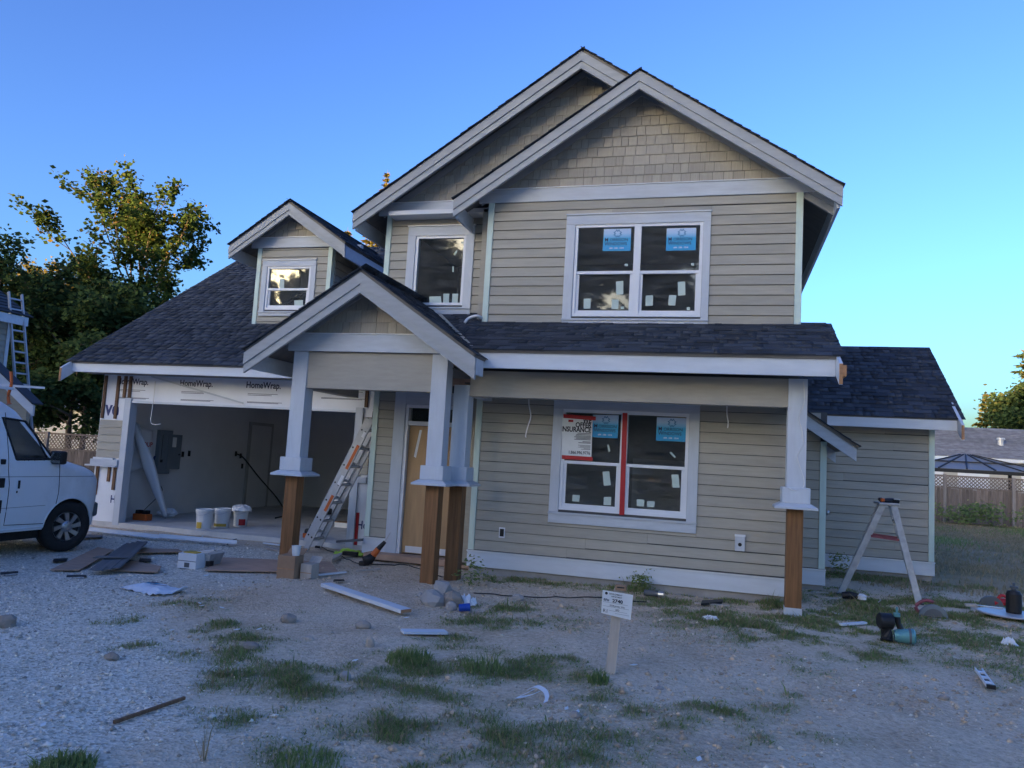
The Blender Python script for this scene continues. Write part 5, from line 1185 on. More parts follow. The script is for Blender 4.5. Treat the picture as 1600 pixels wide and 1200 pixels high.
# ================================================================ things on the ground
def gp(px, py): x, y = G(px, py); return x, y, gz(x, y)
def sheet(name, label, cat, pts, th, mt, group=None, lift=.012, tilt=0):
    q = [gp(*p) for p in pts]; z = max(p[2] for p in q)+lift; m = B(); P = [(p[0], p[1], z+tilt*k) for k, p in enumerate(q)]
    if sum(a[0]*b[1]-b[0]*a[1] for a, b in zip(P, P[1:]+P[:1])) < 0: P.reverse()
    m.prism([Vector(p) for p in P], (0, 0, th)); return m.build(name, M[mt], None, label=label, cat=cat, group=group)
PL = 'plywood offcuts on the drive'
sheet('plywood_sheet', 'reddish plywood sheet under the left end of the dark trim strips, nearest the van', 'plywood', [(78, 894), (124, 894), (178, 862), (152, 858)], .012, 'ply', PL)
sheet('plywood_sheet', 'reddish plywood piece right of the dark trim strips', 'plywood', [(178, 894), (246, 896), (252, 887), (205, 878)], .012, 'ply', PL)
sheet('plywood_sheet', 'thin reddish plywood sliver behind the dark trim strips', 'plywood', [(205, 866), (285, 864), (278, 860), (215, 859)], .012, 'ply', PL)
sheet('plywood_sheet', 'weathered plywood sheet lying behind the left brown post', 'plywood', [(320, 893), (530, 897), (515, 880), (345, 873)], .014, 'ply', PL)
R_ = random.Random(2)
for k, (o, lab) in enumerate(((-.16, 'leftmost of three long dark trim strips across the plywood'), (0, 'middle one of three long dark trim strips across the plywood'), (.16, 'rightmost of three long dark trim strips across the plywood'))):
    ax, ay, az = gp(148+k*13, 900-k*1); bx, by, bz = gp(205+k*8, 856-k*1); m = B(); n = 10; V = []
    for i in range(n+1):
        t = i/n; x = ax+(bx-ax)*t+.10*math.sin(t*3.1); y = ay+(by-ay)*t; z = az+.05+.08*math.sin(t*math.pi)+.012*k
        for s, h in ((-.085, 0), (-.075, .012), (.0, .004), (.07, .012), (.085, 0)): V.append((x+s, y+s*.3, z+h))
    m.add(V, [(i*5+j, i*5+j+1, (i+1)*5+j+1, (i+1)*5+j) for i in range(n) for j in range(4)]); o_ = m.build('trim_strip', M['plasticgrey'], None, label=lab, cat='trim strip', group='dark trim strips on the plywood')
    s_ = o_.modifiers.new('s', 'SOLIDIFY'); s_.thickness = .006
sheet('trim_strip', 'short grey strip lying across the near end of the dark trim strips', 'trim strip', [(143, 889), (199, 889), (199, 885.5), (150, 886)], .01, 'plasticgrey', 'dark trim strips on the plywood', lift=.14)
for lab, pts in (('black shingle scrap on gravel left of the plywood', [(82, 878), (104, 877), (106, 873), (84, 874)]), ('black shingle scrap on the right plywood piece', [(188, 880), (205, 882), (220, 880), (203, 876)]),
                 ('black shingle scrap at the far edge of the right plywood piece', [(217, 879), (235, 880), (236, 876), (218, 875)]), ('thin black scrap on gravel below the trim strips', [(103, 907.5), (135, 906.5), (133, 904.5), (104, 905)]), ('thin black scraps by the left picture edge', [(0, 902), (28, 899), (28, 897), (0, 899)]),
                 ('black shingle scrap in front of the tool trolley post', [(520, 915), (538, 914), (536, 912), (522, 912.5)])):
    sheet('shingle_scrap', lab, 'scrap', pts, .01, 'black', 'shingle scraps on the gravel', lift=.02)
# white metal trim lengths before the garage
for lab, p, q in (('left length of white metal trim lying before the garage slab', (136, 833), (246, 845)), ('right length of white metal trim lying before the garage slab', (245, 843), (367, 853.5))):
    a, b = Vector(gp(*p)), Vector(gp(*q)); m = B(); m.bar(a+Vector((0, 0, .05)), b+Vector((0, 0, .05)), .09, .006); m.bar(a+Vector((0, .045, .075)), b+Vector((0, .045, .075)), .006, .055); m.build('metal_trim', M['flash'], None, label=lab, cat='trim strip', group='white metal trim before the garage')
sheet('dark_board', 'thin dark board on the ground under the white metal trim', 'board', [(128, 843), (160, 841), (160, 838), (135, 837)], .01, 'plasticgrey')
# white carton with a grey scoop
x, y, z = gp(300, 886); q = empty('nail_carton', (x, y, z), 0, 'white carton with grey lines standing on gravel between the plywood sheets', 'box')
B().box(x-.16, y-.10, z, x+.13, y+.14, z+.20).build('carton', M['white'], q, bevel=.006); B().box(x-.161, y-.1015, z+.098, x+.131, y-.1005, z+.106).build('printed_line', M['plasticgrey'], q); B().box(x-.05, y-.102, z+.02, x+.03, y-.1005, z+.08).build('printed_mark', M['plasticgrey'], q); B().box(x-.12, y-.05, z+.2, x+.08, y+.1, z+.215).build('contents', M['yellow'], q)
x, y, z = gp(322, 884); q = empty('metal_hopper', (x, y, z), 0, 'grey metal hopper with flared rim beside the white carton', 'hopper')
B().add([(x-.13, y-.1, z), (x+.1, y-.1, z), (x+.1, y+.14, z), (x-.13, y+.14, z), (x-.17, y-.13, z+.19), (x+.15, y-.13, z+.19), (x+.15, y+.18, z+.19), (x-.17, y+.18, z+.19)], [(3, 2, 1, 0), (0, 1, 5, 4), (1, 2, 6, 5), (2, 3, 7, 6), (3, 0, 4, 7)]).build('bin', M['aluworn'], q)
B().prism([(x-.17, y-.14, z+.19), (x+.1, y-.14, z+.2), (x+.22, y-.12, z+.27), (x+.05, y+.02, z+.24)], (0, 0, .006)).build('flap', M['alu'], q); B().box(x+.09, y-.135, z+.03, x+.16, y-.06, z+.10).build('clip', M['black'], q)
# blue and white paper sack
x, y, z = gp(240, 925); m = B(); n, k_ = 12, 8; V = []; R_ = random.Random(12)
for i in range(n+1):
    for j in range(k_+1):
        u, v = i/n-.5, j/k_-.5; hgt = .045*(1-(2*abs(u))**4)*(1-(2*abs(v))**4)+R_.uniform(-.012, .012)+.03*math.sin(u*9+v*7)*max(0, u)
        V.append((x+u*.62+v*.12, y+v*.36-u*.18, z+.02+hgt+(.04 if i == n and j > 4 else 0)))
F_ = [(i*(k_+1)+j, (i+1)*(k_+1)+j, (i+1)*(k_+1)+j+1, i*(k_+1)+j+1) for i in range(n) for j in range(k_)]
M['sack'] = mat('sack', (.60, .66, .74), .45, .1, 6); M['sackblue'] = mat('sackblue', (.03, .30, .52), .45, .1, 6)
m.add(V, F_); m.m = [1 if (f[0]//(k_+1) < 5 and (f[0] % (k_+1)) > 4) else 0 for f in m.f]
sk = m.build('paper_sack', [M['sack'], M['sackblue']], None, label='crumpled blue and white paper sack lying on the gravel', cat='sack'); sm = sk.modifiers.new('s', 'SOLIDIFY'); sm.thickness = .008
B().box(x-.12, y+.03, z+.078, x-.02, y+.05, z+.080).box(x-.1, y+.07, z+.076, x-.01, y+.085, z+.078).box(x-.02, y-.05, z+.080, x+.2, y-.035, z+.082).build('print', M['navy'], sk)
# boards in the yard
a, b = Vector(gp(508, 924)), Vector(gp(634, 962)); q = empty('painted_board', tuple(a), 0, 'long grey-painted board lying in the dirt before the middle post', 'board')
B().bar(a+Vector((0, 0, .055)), b+Vector((0, 0, .055)), .14, .04).build('plank', M['fascia'], q, bevel=.004)
d = (b-a).normalized(); B().bar(b+d*.001+Vector((0, 0, .055)), b+d*.004+Vector((0, 0, .055)), .136, .036).build('sawn_end', M['endgrain'], q)
a, b = Vector(gp(628, 992)), Vector(gp(697, 990)); m = B(); m.bar(a+Vector((0, 0, .03)), b+Vector((0, 0, .03)), .135, .022); m.build('painted_board', M['fascia'], None, label='short grey-painted board lying in front of the long one', cat='board')
for lab, p, q_, wd, mt in (('white-painted stick on the ground right of the cardboard boxes', (497, 901), (540, 897), .04, 'white'), ('thin pale lath lying near the front door step', (557, 896), (593, 893), .035, 'stake'), ('brown weathered stick lying on the gravel in the left foreground', (178, 1128), (288, 1094), .02, 'raw'),
                         ('pale wood offcut on the ground before the garage slab', (415, 856), (440, 862), .08, 'stake'), ('white wood offcut leaning at the left brown post', (412, 850), (438, 853), .06, 'white'), ('white pipe offcut lying in grass right of the far post', (1314, 979), (1352, 976), .06, 'white'), ('pale lath lying along the grass edge below the porch wall', (1085, 943), (1140, 948), .04, 'stake')):
    a, b = Vector(gp(*p)), Vector(gp(*q_)); m = B(); m.bar(a+Vector((0, 0, .02)), b+Vector((0, 0, .025)), wd, .02); m.build('wood_stick', M[mt], None, label=lab, cat='stick', group='sticks and offcuts on the ground')
# boxes round the foot of the left post
x, y, z = gp(452, 903)
for lab, dx, dy, sx, sy, sz, mt in (('larger cardboard box standing at the foot of the left post', .0, .0, .25, .22, .30, 'cardboard'), ('smaller open cardboard box right of the larger one at the left post', .23, .10, .16, .2, .2, 'stake')):
    q = empty('cardboard_box', (x+dx, y+dy, z), 0, lab, 'box', 'boxes at the left post')
    B().box(x+dx-sx/2, y+dy-sy/2, z-.01, x+dx+sx/2, y+dy+sy/2, z+sz).build('carton', M[mt], q, bevel=.006); B().box(x+dx-sx/2-.001, y+dy-sy/2-.002, z+sz*.42, x+dx+sx/2+.001, y+dy-sy/2-.0005, z+sz*.46).build('seam', M['endgrain'], q); B().prism([(x+dx-sx/2, y+dy+sy/2, z+sz), (x+dx+sx/2, y+dy+sy/2, z+sz), (x+dx+sx/2, y+dy+sy/2+.08, z+sz+.07), (x+dx-sx/2, y+dy+sy/2+.08, z+sz+.07)], (0, .004, 0)).build('flap', M[mt], q)
B().lathe((x+.08, y-.02, z+.30), [(.045, 0), (.06, .12), (.064, .125), (.058, .125), (.05, .02)], 16).build('paper_cup', M['paper'], None, label='white paper cup standing on the larger cardboard box', cat='cup')
# rocks
def rock(px, py, sx, sy, sz, lab, seed, mt='rock', name='rock', group='loose rocks in the yard'):
    sx, sy, sz = sx*.86, sy*.86, sz*.86; x, y, z = gp(px, py); z -= sz*.12; bm = bmesh.new(); bmesh.ops.create_icosphere(bm, subdivisions=2, radius=1); R_ = np.random.default_rng(seed); k = R_.normal(size=(7, 3)); ph = R_.uniform(0, 6, 7)
    m = B(); V = []
    for v in bm.verts:
        p = np.array(v.co); s = 1+sum((.085 if i < 4 else .04)*math.sin((1.6 if i < 4 else 4.5)*float(p @ k[i])+ph[i]) for i in range(7)); p = p*s+R_.normal(size=3)*.05; p[2] = max(p[2], -.55); V.append((x+p[0]*sx, y+p[1]*sy, z+(p[2]+.45)*sz))
    m.add(V, [tuple(v.index for v in f.verts) for f in bm.faces]); bm.free(); return m.build(name, M[mt], None, label=lab, cat='rock', group=group, smooth=False)
rock(706, 945, .165, .14, .135, 'large round rock at the foot of the middle posts', 1)
rock(676, 944, .17, .15, .13, 'pale grey concrete lump under the middle post', 2, 'concrete', 'concrete_lump'); rock(690, 925, .14, .12, .12, 'pale grey concrete lump behind the large round rock', 3, 'concrete', 'concrete_lump')
rock(657, 933, .05, .05, .05, 'small pale stone left of the concrete lump', 4, 'concrete'); rock(681, 942, .05, .05, .05, 'small stone between concrete lump and large round rock', 5); rock(729, 956, .08, .07, .07, 'brownish stone right of the blue cup', 6)
rock(704, 953, .07, .05, .08, 'pale angular stone left of the blue cup', 7, 'concrete'); rock(7, 979, .11, .09, .09, 'tan rock on gravel at the left picture edge', 8); rock(173, 1028, .075, .05, .045, 'small tan rock alone on the gravel', 9)
rock(566, 980, .085, .06, .06, 'pale rock in the dirt left of the short painted board', 10); rock(578, 1008, .05, .04, .08, 'brown pointed stone left of the grass tuft', 11); rock(449, 972, .10, .07, .07, 'flat pale rock in the dirt right of the paper sack', 12); rock(390, 1012, .10, .06, .05, 'flat tan rock among the left grass tufts', 13)
rock(540, 1060, .055, .045, .055, 'pale block-like stone in the middle grass', 14, 'concrete'); rock(900, 1117, .06, .045, .035, 'tan stone in the dirt right of the white plastic strip', 15); rock(1474, 1092, .05, .04, .03, 'small pale stone in the bare dirt at right', 16); rock(1030, 1072, .05, .035, .02, 'flat pale stone right of the permit sign', 17, 'concrete'); rock(483, 997, .06, .04, .035, 'reddish brown flat stone in the bare dirt', 18)
rock(810, 936, .10, .06, .06, 'pale stone in weeds at the foot of the porch wall', 19, 'concrete')
x, y, z = gp(718, 956); m = B(); m.lathe((x, y-.03, z+.05), [(.04, 0), (.045, .12), (.04, .125)], 14, axis=(.9, .3, .1)); m.build('blue_cup', M['sackblue'] if False else mat('cupblue', (.01, .06, .35), .4, .05), None, label='blue plastic cup lying among the stones at the middle posts', cat='cup')
def crumple(px, py, sx, sy, h, lab, seed, name, cat, mt='white', n=9, group=None):
    x, y, z = gp(px, py); R_ = random.Random(seed); V = []; 
    for i in range(n+1):
        for j in range(n+1):
            u, v = i/n-.5, j/n-.5; e = 1-(2*max(abs(u), abs(v)))**4; V.append((x+u*sx*R_.uniform(.7, 1.1), y+v*sy*R_.uniform(.7, 1.1), z+.006+h*R_.uniform(.25, 1)*max(e, .1)))
    m = B(); m.add(V, [(i*(n+1)+j, (i+1)*(n+1)+j, (i+1)*(n+1)+j+1, i*(n+1)+j+1) for i in range(n) for j in range(n)]); return m.build(name, M[mt], None, label=lab, cat=cat, group=group)
crumple(730, 944, .22, .2, .14, 'crumpled clear plastic bag by the large round rock', 5, 'plastic_bag', 'bag')
crumple(1577, 1010, .16, .12, .09, 'crushed white cup lying in grass at the right edge', 6, 'crushed_cup', 'cup'); crumple(1110, 970, .22, .1, .06, 'scrap of white cloth in the grass below the porch wall', 7, 'cloth_scrap', 'cloth')
SCR = ['beside the left grass tufts, upper one of a pair', 'beside the left grass tufts, lower one of a pair', 'right of the left grass tufts', 'alone on gravel below the paper sack', 'between two left grass tufts', 'on gravel in the bottom left corner', 'beside the long middle grass tuft', 'red-edged, in the middle grass', 'under the end of the long painted board', 'on the end of the long painted board', 'behind the tan stone near the plastic strip', 'left of the tan stone near the plastic strip', 'at the bottom edge right of centre', 'on the bare dirt at the right', 'at the right foot of the permit sign', 'in the grass right of the far post', 'right of the left grass clumps', 'in front of the white carton', 'before the garage slab, left one', 'before the garage slab, right one']
for k, (px, py, s) in enumerate(((312, 945, .07), (315, 948, .06), (347, 950, .08), (268, 984, .05), (370, 987, .06), (67, 1138, .06), (668, 1020, .04), (555, 1030, .06), (635, 965, .07), (632, 958, .06), (903, 1113, .05), (885, 1110, .06), (1092, 1192, .07), (1335, 1079, .05), (990, 1040, .07), (1308, 960, .1), (405, 985, .06), (322, 900, .12), (293, 841, .08), (316, 840, .07))):
    x, y, z = gp(px, py); R_ = random.Random(k); m = B(); a = R_.random()*3; c, s_ = math.cos(a)*s*.5, math.sin(a)*s*.5
    m.prism([(x-c, y-s_, z+.012), (x+s_*.5, y-c*.5, z+.014), (x+c, y+s_, z+.02), (x-s_*.5, y+c*.5, z+.016)], (0, 0, .004)); m.build('paper_scrap', M['paper'], None, label='small white scrap '+SCR[k], cat='scrap', group='white scraps littering the ground')
x, y, z = gp(833, 1088); PS = empty('plastic_strip', (x, y, z), 0, 'white folded plastic strip lying in the dirt left of the permit sign', 'plastic strip')
for pts in ([(-.06, .10, .03), (.0, .09, .06), (.07, .05, .05), (.105, -.02, .03), (.11, -.09, .012)], [(-.01, .06, .05), (-.05, .0, .03), (-.10, -.08, .015), (-.03, -.06, .03), (.03, .02, .045)]):
    P = spline([(x+a, y+b, z+c) for a, b, c in pts], 5); V = []
    for p in P: V += [(p[0]-.012, p[1], p[2]), (p[0]+.012, p[1]+.03, p[2]+.01)]
    m = B(); m.add(V, [(2*i, 2*i+1, 2*i+3, 2*i+2) for i in range(len(P)-1)]); o_ = m.build('strip', M['white'], PS); s_ = o_.modifiers.new('s', 'SOLIDIFY'); s_.thickness = .003

# permit sign on a stake
x, y, z = gp(952, 1050); SG = empty('permit_sign', (x, y, z), 0, 'white permit sign number 2740 on a tilted wooden stake in the yard', 'sign')
tx, tz_ = GY(968, 919, y+.05); lx, lz = GY(953, 1056, y)
B().bar((lx, y, z-.05), (tx, y+.05, tz_), .085, .035, up=(0, -1, 0)).build('stake', M['stake'], SG, bevel=.003)
cs = [GY(942, 921.5, y-.01), GY(989.5, 929.5, y-.01), GY(985.5, 968.5, y-.01), GY(939.5, 957.5, y-.01)]
P = [Vector((c[0], y-.02, c[1])) for c in cs]; m = B(); m.prism([P[3], P[2], P[1], P[0]], (0, .006, 0)); 
Ux = (P[1]-P[0]); Wx = (P[0]-P[3]); U_, W_ = Ux.normalized(), Wx.normalized(); wd, hg = Ux.length, Wx.length; O_ = P[3]+Vector((0, -.002, 0))
def sgt(t, size, u, v, mi=1, al='LEFT', bold=.02, sx=1.0): m.text(t, hg*size, O_+Ux*u+Wx*v, U_, W_, mi, bold, sx, al)
m.lathe(O_+Ux*.13+Wx*.89, [(.012, 0), (.012, .0005)], 14, 1, axis=(0, -1, 0)); sgt('DEVELOPMENT', .085, .22, .865, sx=1.0); sgt('DEPARTMENT', .075, .30, .765, sx=1.0)
sgt('BP#', .15, .05, .56, bold=.01); sgt('2740', .20, .34, .55, bold=.035, sx=1.15); sgt('2558 Jordan Way', .095, .26, .37, bold=.01); sgt('SFD', .105, .46, .20, bold=.015); sgt('R1', .22, .05, .06, bold=.0)
for v, u0, u1 in ((.505, .04, .85), (.335, .04, .9), (.17, .25, .85), (.08, .45, .92)): a, b = O_+Ux*u0+Wx*v, O_+Ux*u1+Wx*v; m.add([a, b, b+W_*.0018, a+W_*.0018], [(0, 1, 2, 3)], 2)
m.build('paper', [M['paper'], M['lettering'], M['plasticgrey']], SG)
hx, hz = GY(970, 921, y); B().box(hx-.045, y-.012, hz-.01, hx+.045, y+.05, hz+.035).build('stake_top', M['cardboard'], SG); B().box(hx-.03, y-.014, hz+.012, hx+.03, y-.0125, hz+.022).build('stake_mark', M['lettering'], SG)

# reciprocating saw, vest, offcut near the front door
x, y, z = gp(575, 883); RS = empty('power_saw', (x, y, z), 0, 'black and orange reciprocating saw propped on its base by the door step', 'saw')
B().tube([(x-.05, y-.02, z+.05), (x+.02, y, z+.09), (x+.08, y, z+.16)], [.085, .075, .05], 10).build('motor', M['black'], RS, smooth=True); B().tube([(x+.07, y, z+.15), (x+.14, y+.02, z+.25)], [.052, .045], 10).build('collar', M['orange'], RS); B().tube([(x+.14, y+.02, z+.25), (x+.23, y+.04, z+.36)], [.042, .028], 10).build('nose', M['black'], RS); B().bar((x+.23, y+.04, z+.36), (x+.30, y+.05, z+.50), .02, .004).build('blade', M['steel'], RS); B().box(x-.12, y-.08, z-.01, x+.0, y+.06, z+.06).build('battery', M['black'], RS, bevel=.015)
x, y, z = gp(545, 868); q = crumple(548, 866, .55, .3, .09, 'lime green safety vest with dark stripe dropped by the door step', 3, 'safety_vest', 'vest', 'hivis'); B().box(x-.05, y-.14, z+.04, x+.2, y-.06, z+.10).build('stripe', M['black'], q)
sheet('wood_offcut', 'pale grooved wood offcut leaning left of the safety vest', 'offcut', [(519, 880), (533, 872), (535, 868), (520, 873)], .05, 'stake')
# tools in the grass on the right
x, y, z = gp(1392, 1003); NG = empty('nail_gun', (x, y, z), 0, 'teal and black coil nail gun lying at the grass edge on the right', 'nail gun')
B().lathe((x-.055, y, z+.21), [(.075, -.07), (.085, -.06), (.085, .06), (.075, .07), (.0, .07)], 20, axis=(1, .2, 0)).build('magazine', M['black'], NG); B().tube([(x-.05, y, z+.14), (x-.04, y, z+.06), (x-.045, y-.02, z+.01)], [.055, .06, .065], 10).build('nose', M['black'], NG)
B().lathe((x+.03, y-.02, z+.075), [(.055, 0), (.068, .03), (.072, .10), (.075, .14), (.078, .145), (.078, .185), (.06, .20), (.0, .20)], 20, axis=(1, -.08, .06)).build('cylinder', M['teal'], NG, smooth=False); B().lathe((x+.165, y-.03, z+.084), [(.079, 0), (.080, .012), (.079, .024)], 20, axis=(1, -.08, .06)).build('band', M['plasticgrey'], NG)
B().tube([(x+.10, y, z+.13), (x+.07, y, z+.20), (x+.055, y, z+.27)], [.034, .028, .032], 10).build('handle', M['black'], NG); B().lathe((x+.055, y, z+.27), [(.035, 0), (.035, .035), (.012, .04), (.012, .09), (.007, .10)], 12).build('air_fitting', M['teal'], NG)
x, y, z = gp(1458, 966); CS = empty('circular_saw', (x, y, z), 0, 'circular saw with pale round guard lying right of the step ladder', 'saw')
B().prism([(x+.17*math.cos(t), y-.03, z+.17*math.sin(t)) for t in np.linspace(0, math.pi, 16)], (0, .05, 0)).build('guard', M['panel'], CS); B().prism([(x+.12*math.cos(t), y-.036, z+.12*math.sin(t)) for t in np.linspace(0, math.pi, 16)], (0, .004, 0)).build('blade', M['plasticgrey'], CS); B().lathe((x, y+.02, z+.08), [(.06, 0), (.065, .1), (.04, .13)], 14, axis=(0, 1, 0)).build('motor', M['black'], CS); B().tube(spline([(x-.15, y+.08, z+.04), (x-.18, y+.08, z+.12), (x-.08, y+.08, z+.20), (x+.02, y+.08, z+.19)]), .022, 8).build('handle', M['redpaint'], CS); B().box(x-.2, y-.08, z, x+.18, y+.12, z+.012).build('base_plate', M['steel'], CS)
x, y, z = gp(1335, 941); q = empty('angle_grinder', (x, y, z), 0, 'black and white power tool with cord in the grass under the step ladder', 'power tool')
B().tube([(x-.16, y, z+.06), (x-.05, y, z+.07), (x+.05, y, z+.065)], [.045, .055, .04], 10).build('body', M['black'], q); B().lathe((x+.09, y-.01, z+.03), [(.06, 0), (.065, .05), (.03, .075)], 16).build('guard', M['white'], q); B().tube(spline([(x+.12, y, z+.06), (x+.25, y+.05, z+.08), (x+.33, y, z+.05), (x+.28, y-.12, z+.03)]), .007, 5).build('cord', M['stake'], q)
B().tube(spline([(x-.3, y+.3, z+.03), (x-.55, y+.1, z+.05), (x-.45, y-.2, z+.03), (x-.2, y-.1, z+.03)]), .006, 5).build('cord', M['stake'], q)
x, y, z = gp(1555, 951); CS = empty('circular_saw', (x, y, z), 0, 'red and black circular saw in the grass left of the black canister', 'saw')
B().prism([(x-.05+.15*math.cos(t), y-.03, z+.02+.15*math.sin(t)) for t in np.linspace(0, math.pi, 14)], (0, .06, 0)).build('guard', M['plasticgrey'], CS); B().tube([(x-.02, y+.02, z+.08), (x+.14, y+.04, z+.10)], [.06, .05], 10).build('motor', M['red'], CS); B().tube(spline([(x+.02, y, z+.12), (x+.08, y, z+.19), (x+.18, y, z+.14), (x+.2, y, z+.06)]), .02, 8).build('handle', M['red'], CS); B().box(x-.2, y-.08, z, x+.2, y+.1, z+.012).build('base_plate', M['steel'], CS)
x, y, z = gp(1580, 970); m = B(); m.lathe((x, y+.05, z+.05), [(.36, 0), (.37, .012), (.36, .024), (.0, .028)], 36); tb = m.build('round_lid', M['alu'], None, label='large round metal lid lying in the grass at the right edge', cat='lid')
q = empty('gas_canister', (x+.04, y+.03, z+.079), 0, 'black gas canister with valve standing on the round metal lid', 'canister'); B().lathe((x+.04, y+.03, z+.079), [(.085, 0), (.09, .02), (.09, .24), (.07, .28), (.03, .29)], 20).build('bottle', M['black'], q); B().lathe((x+.04, y+.03, z+.37), [(.03, 0), (.03, .02), (.045, .025), (.045, .05), (.015, .055), (.015, .09)], 12).build('valve', M['plasticgrey'], q)
a, b = Vector(gp(1508, 955)), Vector(gp(1568, 963)); q = empty('trowel', tuple(a), 0, 'flat trowel with pale handle resting on the round metal lid', 'trowel'); B().bar(a+Vector((.12, 0, .085)), b+Vector((0, 0, .1)), .05, .012).build('blade', M['steel'], q); B().bar(a+Vector((0, 0, .075)), a+Vector((.14, 0, .086)), .07, .03).build('grip', M['stake'], q)
a, b = Vector(gp(1529, 1050)), Vector(gp(1549, 1078)); LV = empty('spirit_level', tuple(a), 0, 'short black and white spirit level lying in bare dirt at the right', 'level'); d = (b-a); L_ = d.length; d.normalize(); up = Vector((0, 0, 1)); sd = d.cross(up).normalized()
c0 = a+Vector((0, 0, .045))
for s in (-1, 1): B().bar(c0+sd*.028*s, c0+d*L_+sd*.028*s, .008, .03).build('rail', M['white'], LV)
B().bar(c0-Vector((0, 0, .008)), c0+d*L_-Vector((0, 0, .008)), .048, .012).build('web', M['black'], LV)
for t in (.2, .5, .8): B().bar(c0+d*(L_*t-.03)+up*.004, c0+d*(L_*t+.03)+up*.004, .047, .014).build('vial', M['white'], LV)
B().bar(c0+d*(L_-.03), c0+d*(L_+.004), .066, .034).build('end_cap', M['black'], LV)
x, y, z = gp(1022, 933); q = empty('metal_pipe', (x, y, z), 0, 'short dark metal pipe with coupling in the weeds before the porch wall', 'pipe'); B().tube([(x-.13, y+.02, z+.05), (x+.08, y-.01, z+.05)], .04, 12).build('pipe', M['plasticgrey'], q); B().tube([(x+.06, y-.008, z+.05), (x+.13, y-.02, z+.05)], .05, 12).build('coupling', M['steel'], q)
sheet('roofing_felt', 'folded dark roofing felt lying at the grass edge before the porch', 'felt', [(1095, 947), (1128, 944), (1130, 940), (1097, 942)], .03, 'black')
# cable on the ground
m = B(); m.tube([(p[0], p[1], gz(p[0], p[1])+.012) for p in spline([(*G(355, 850), 0), (*G(380, 838), 0), (*G(430, 833), 0), (*G(520, 862), 0), (*G(560, 880), 0), (*G(640, 886), 0), (*G(700, 905), 0)], 10)], .008, 5); m.build('black_cable', M['cable'], None, label='thin black extension cord running along the ground before garage and door', cat='cord')
m = B(); m.tube([(p[0], p[1], gz(p[0], p[1])+.012) for p in spline([(*G(740, 925), 0), (*G(840, 932), 0), (*G(930, 935), 0), (*G(1010, 940), 0)], 10)], .007, 5); m.build('air_hose', M['cable'], None, label='black hose lying along the dirt before the porch wall', cat='hose')

# ================================================================ gravel, pebbles, grass
def stones(name, P, size, mt, label, rg):
    n = len(P); base = np.array([(1, 0, 0), (-1, 0, 0), (0, 1, 0), (0, -1, 0), (0, 0, 1), (0, 0, -1)], float); f = np.array([(0, 2, 4), (2, 1, 4), (1, 3, 4), (3, 0, 4), (2, 0, 5), (1, 2, 5), (3, 1, 5), (0, 3, 5)])
    a = rg.uniform(0, 6.28, n); sc_ = size[:, None]*rg.uniform(.6, 1.3, (n, 3))*np.array([1, 1, .7]); V = base[None]*sc_[:, None, :]*rg.uniform(.7, 1.2, (n, 6, 1))
    c, s = np.cos(a)[:, None], np.sin(a)[:, None]; X = V[..., 0]*c-V[..., 1]*s; Y = V[..., 0]*s+V[..., 1]*c
    V = np.stack([X, Y, V[..., 2]+X*rg.uniform(-.4, .4, (n, 1))], -1)+P[:, None, :]
    return mesh_np(name, V.reshape(-1, 3), (f[None]+np.arange(n)[:, None, None]*6).reshape(-1, 3), M[mt], kind='stuff', label=label, cat='gravel')
M['gravel'] = mat('gravel', (.68, .62, .53), .9, .15, 20, isl=.55, spec=.2); M['pebble'] = mat('pebble', (.66, .56, .43), .9, .15, 20, isl=.5, spec=.2)
rg = np.random.default_rng(5)
x = rg.uniform(-12, 0, 150000); y = 2.9+9.2*rg.random(150000)**1.35; k = rg.random(150000) < gravel_mask(x, y)*.40*np.clip(vnoise(x*.8, y*.8, 41)*1.7, .15, 1); x, y = x[k], y[k]; s = rg.gamma(1.5, .0034, len(x))+.003
stones('drive_gravel', np.stack([x, y, ground_h(x, y)+s*.25], 1), s, 'gravel', 'loose grey gravel covering the drive on the left', rg)
x = rg.uniform(-6, 4, 60000); y = 3.6+8*rg.random(60000)**1.3; k = rg.random(60000) < (1-gravel_mask(x, y))*.22*np.clip((vnoise(x*.9, y*.9, 42)-.3)*3, .05, 1); x, y = x[k], y[k]; s = rg.gamma(1.4, .0032, len(x))+.002
stones('dirt_pebbles', np.stack([x, y, ground_h(x, y)+s*.2], 1), s, 'pebble', 'pebbles strewn over the bare dirt of the yard', rg)
x = rg.uniform(-6, 4.5, 26000); y = 3.4+8*rg.random(26000); k = rg.random(26000) < (1-gravel_mask(x, y))*np.clip((vnoise(x*.7+9, y*.7, 48)-.45)*4, 0, 1); x, y = x[k], y[k]; s = rg.gamma(1.6, .005, len(x))+.003
M['clod'] = mat('clod', (.54, .41, .29), .95, .15, 20, isl=.3, spec=.1)
stones('dirt_clods', np.stack([x, y, ground_h(x, y)+s*.1], 1), s, 'clod', 'crumbled clods of earth lying on the bare dirt', rg)
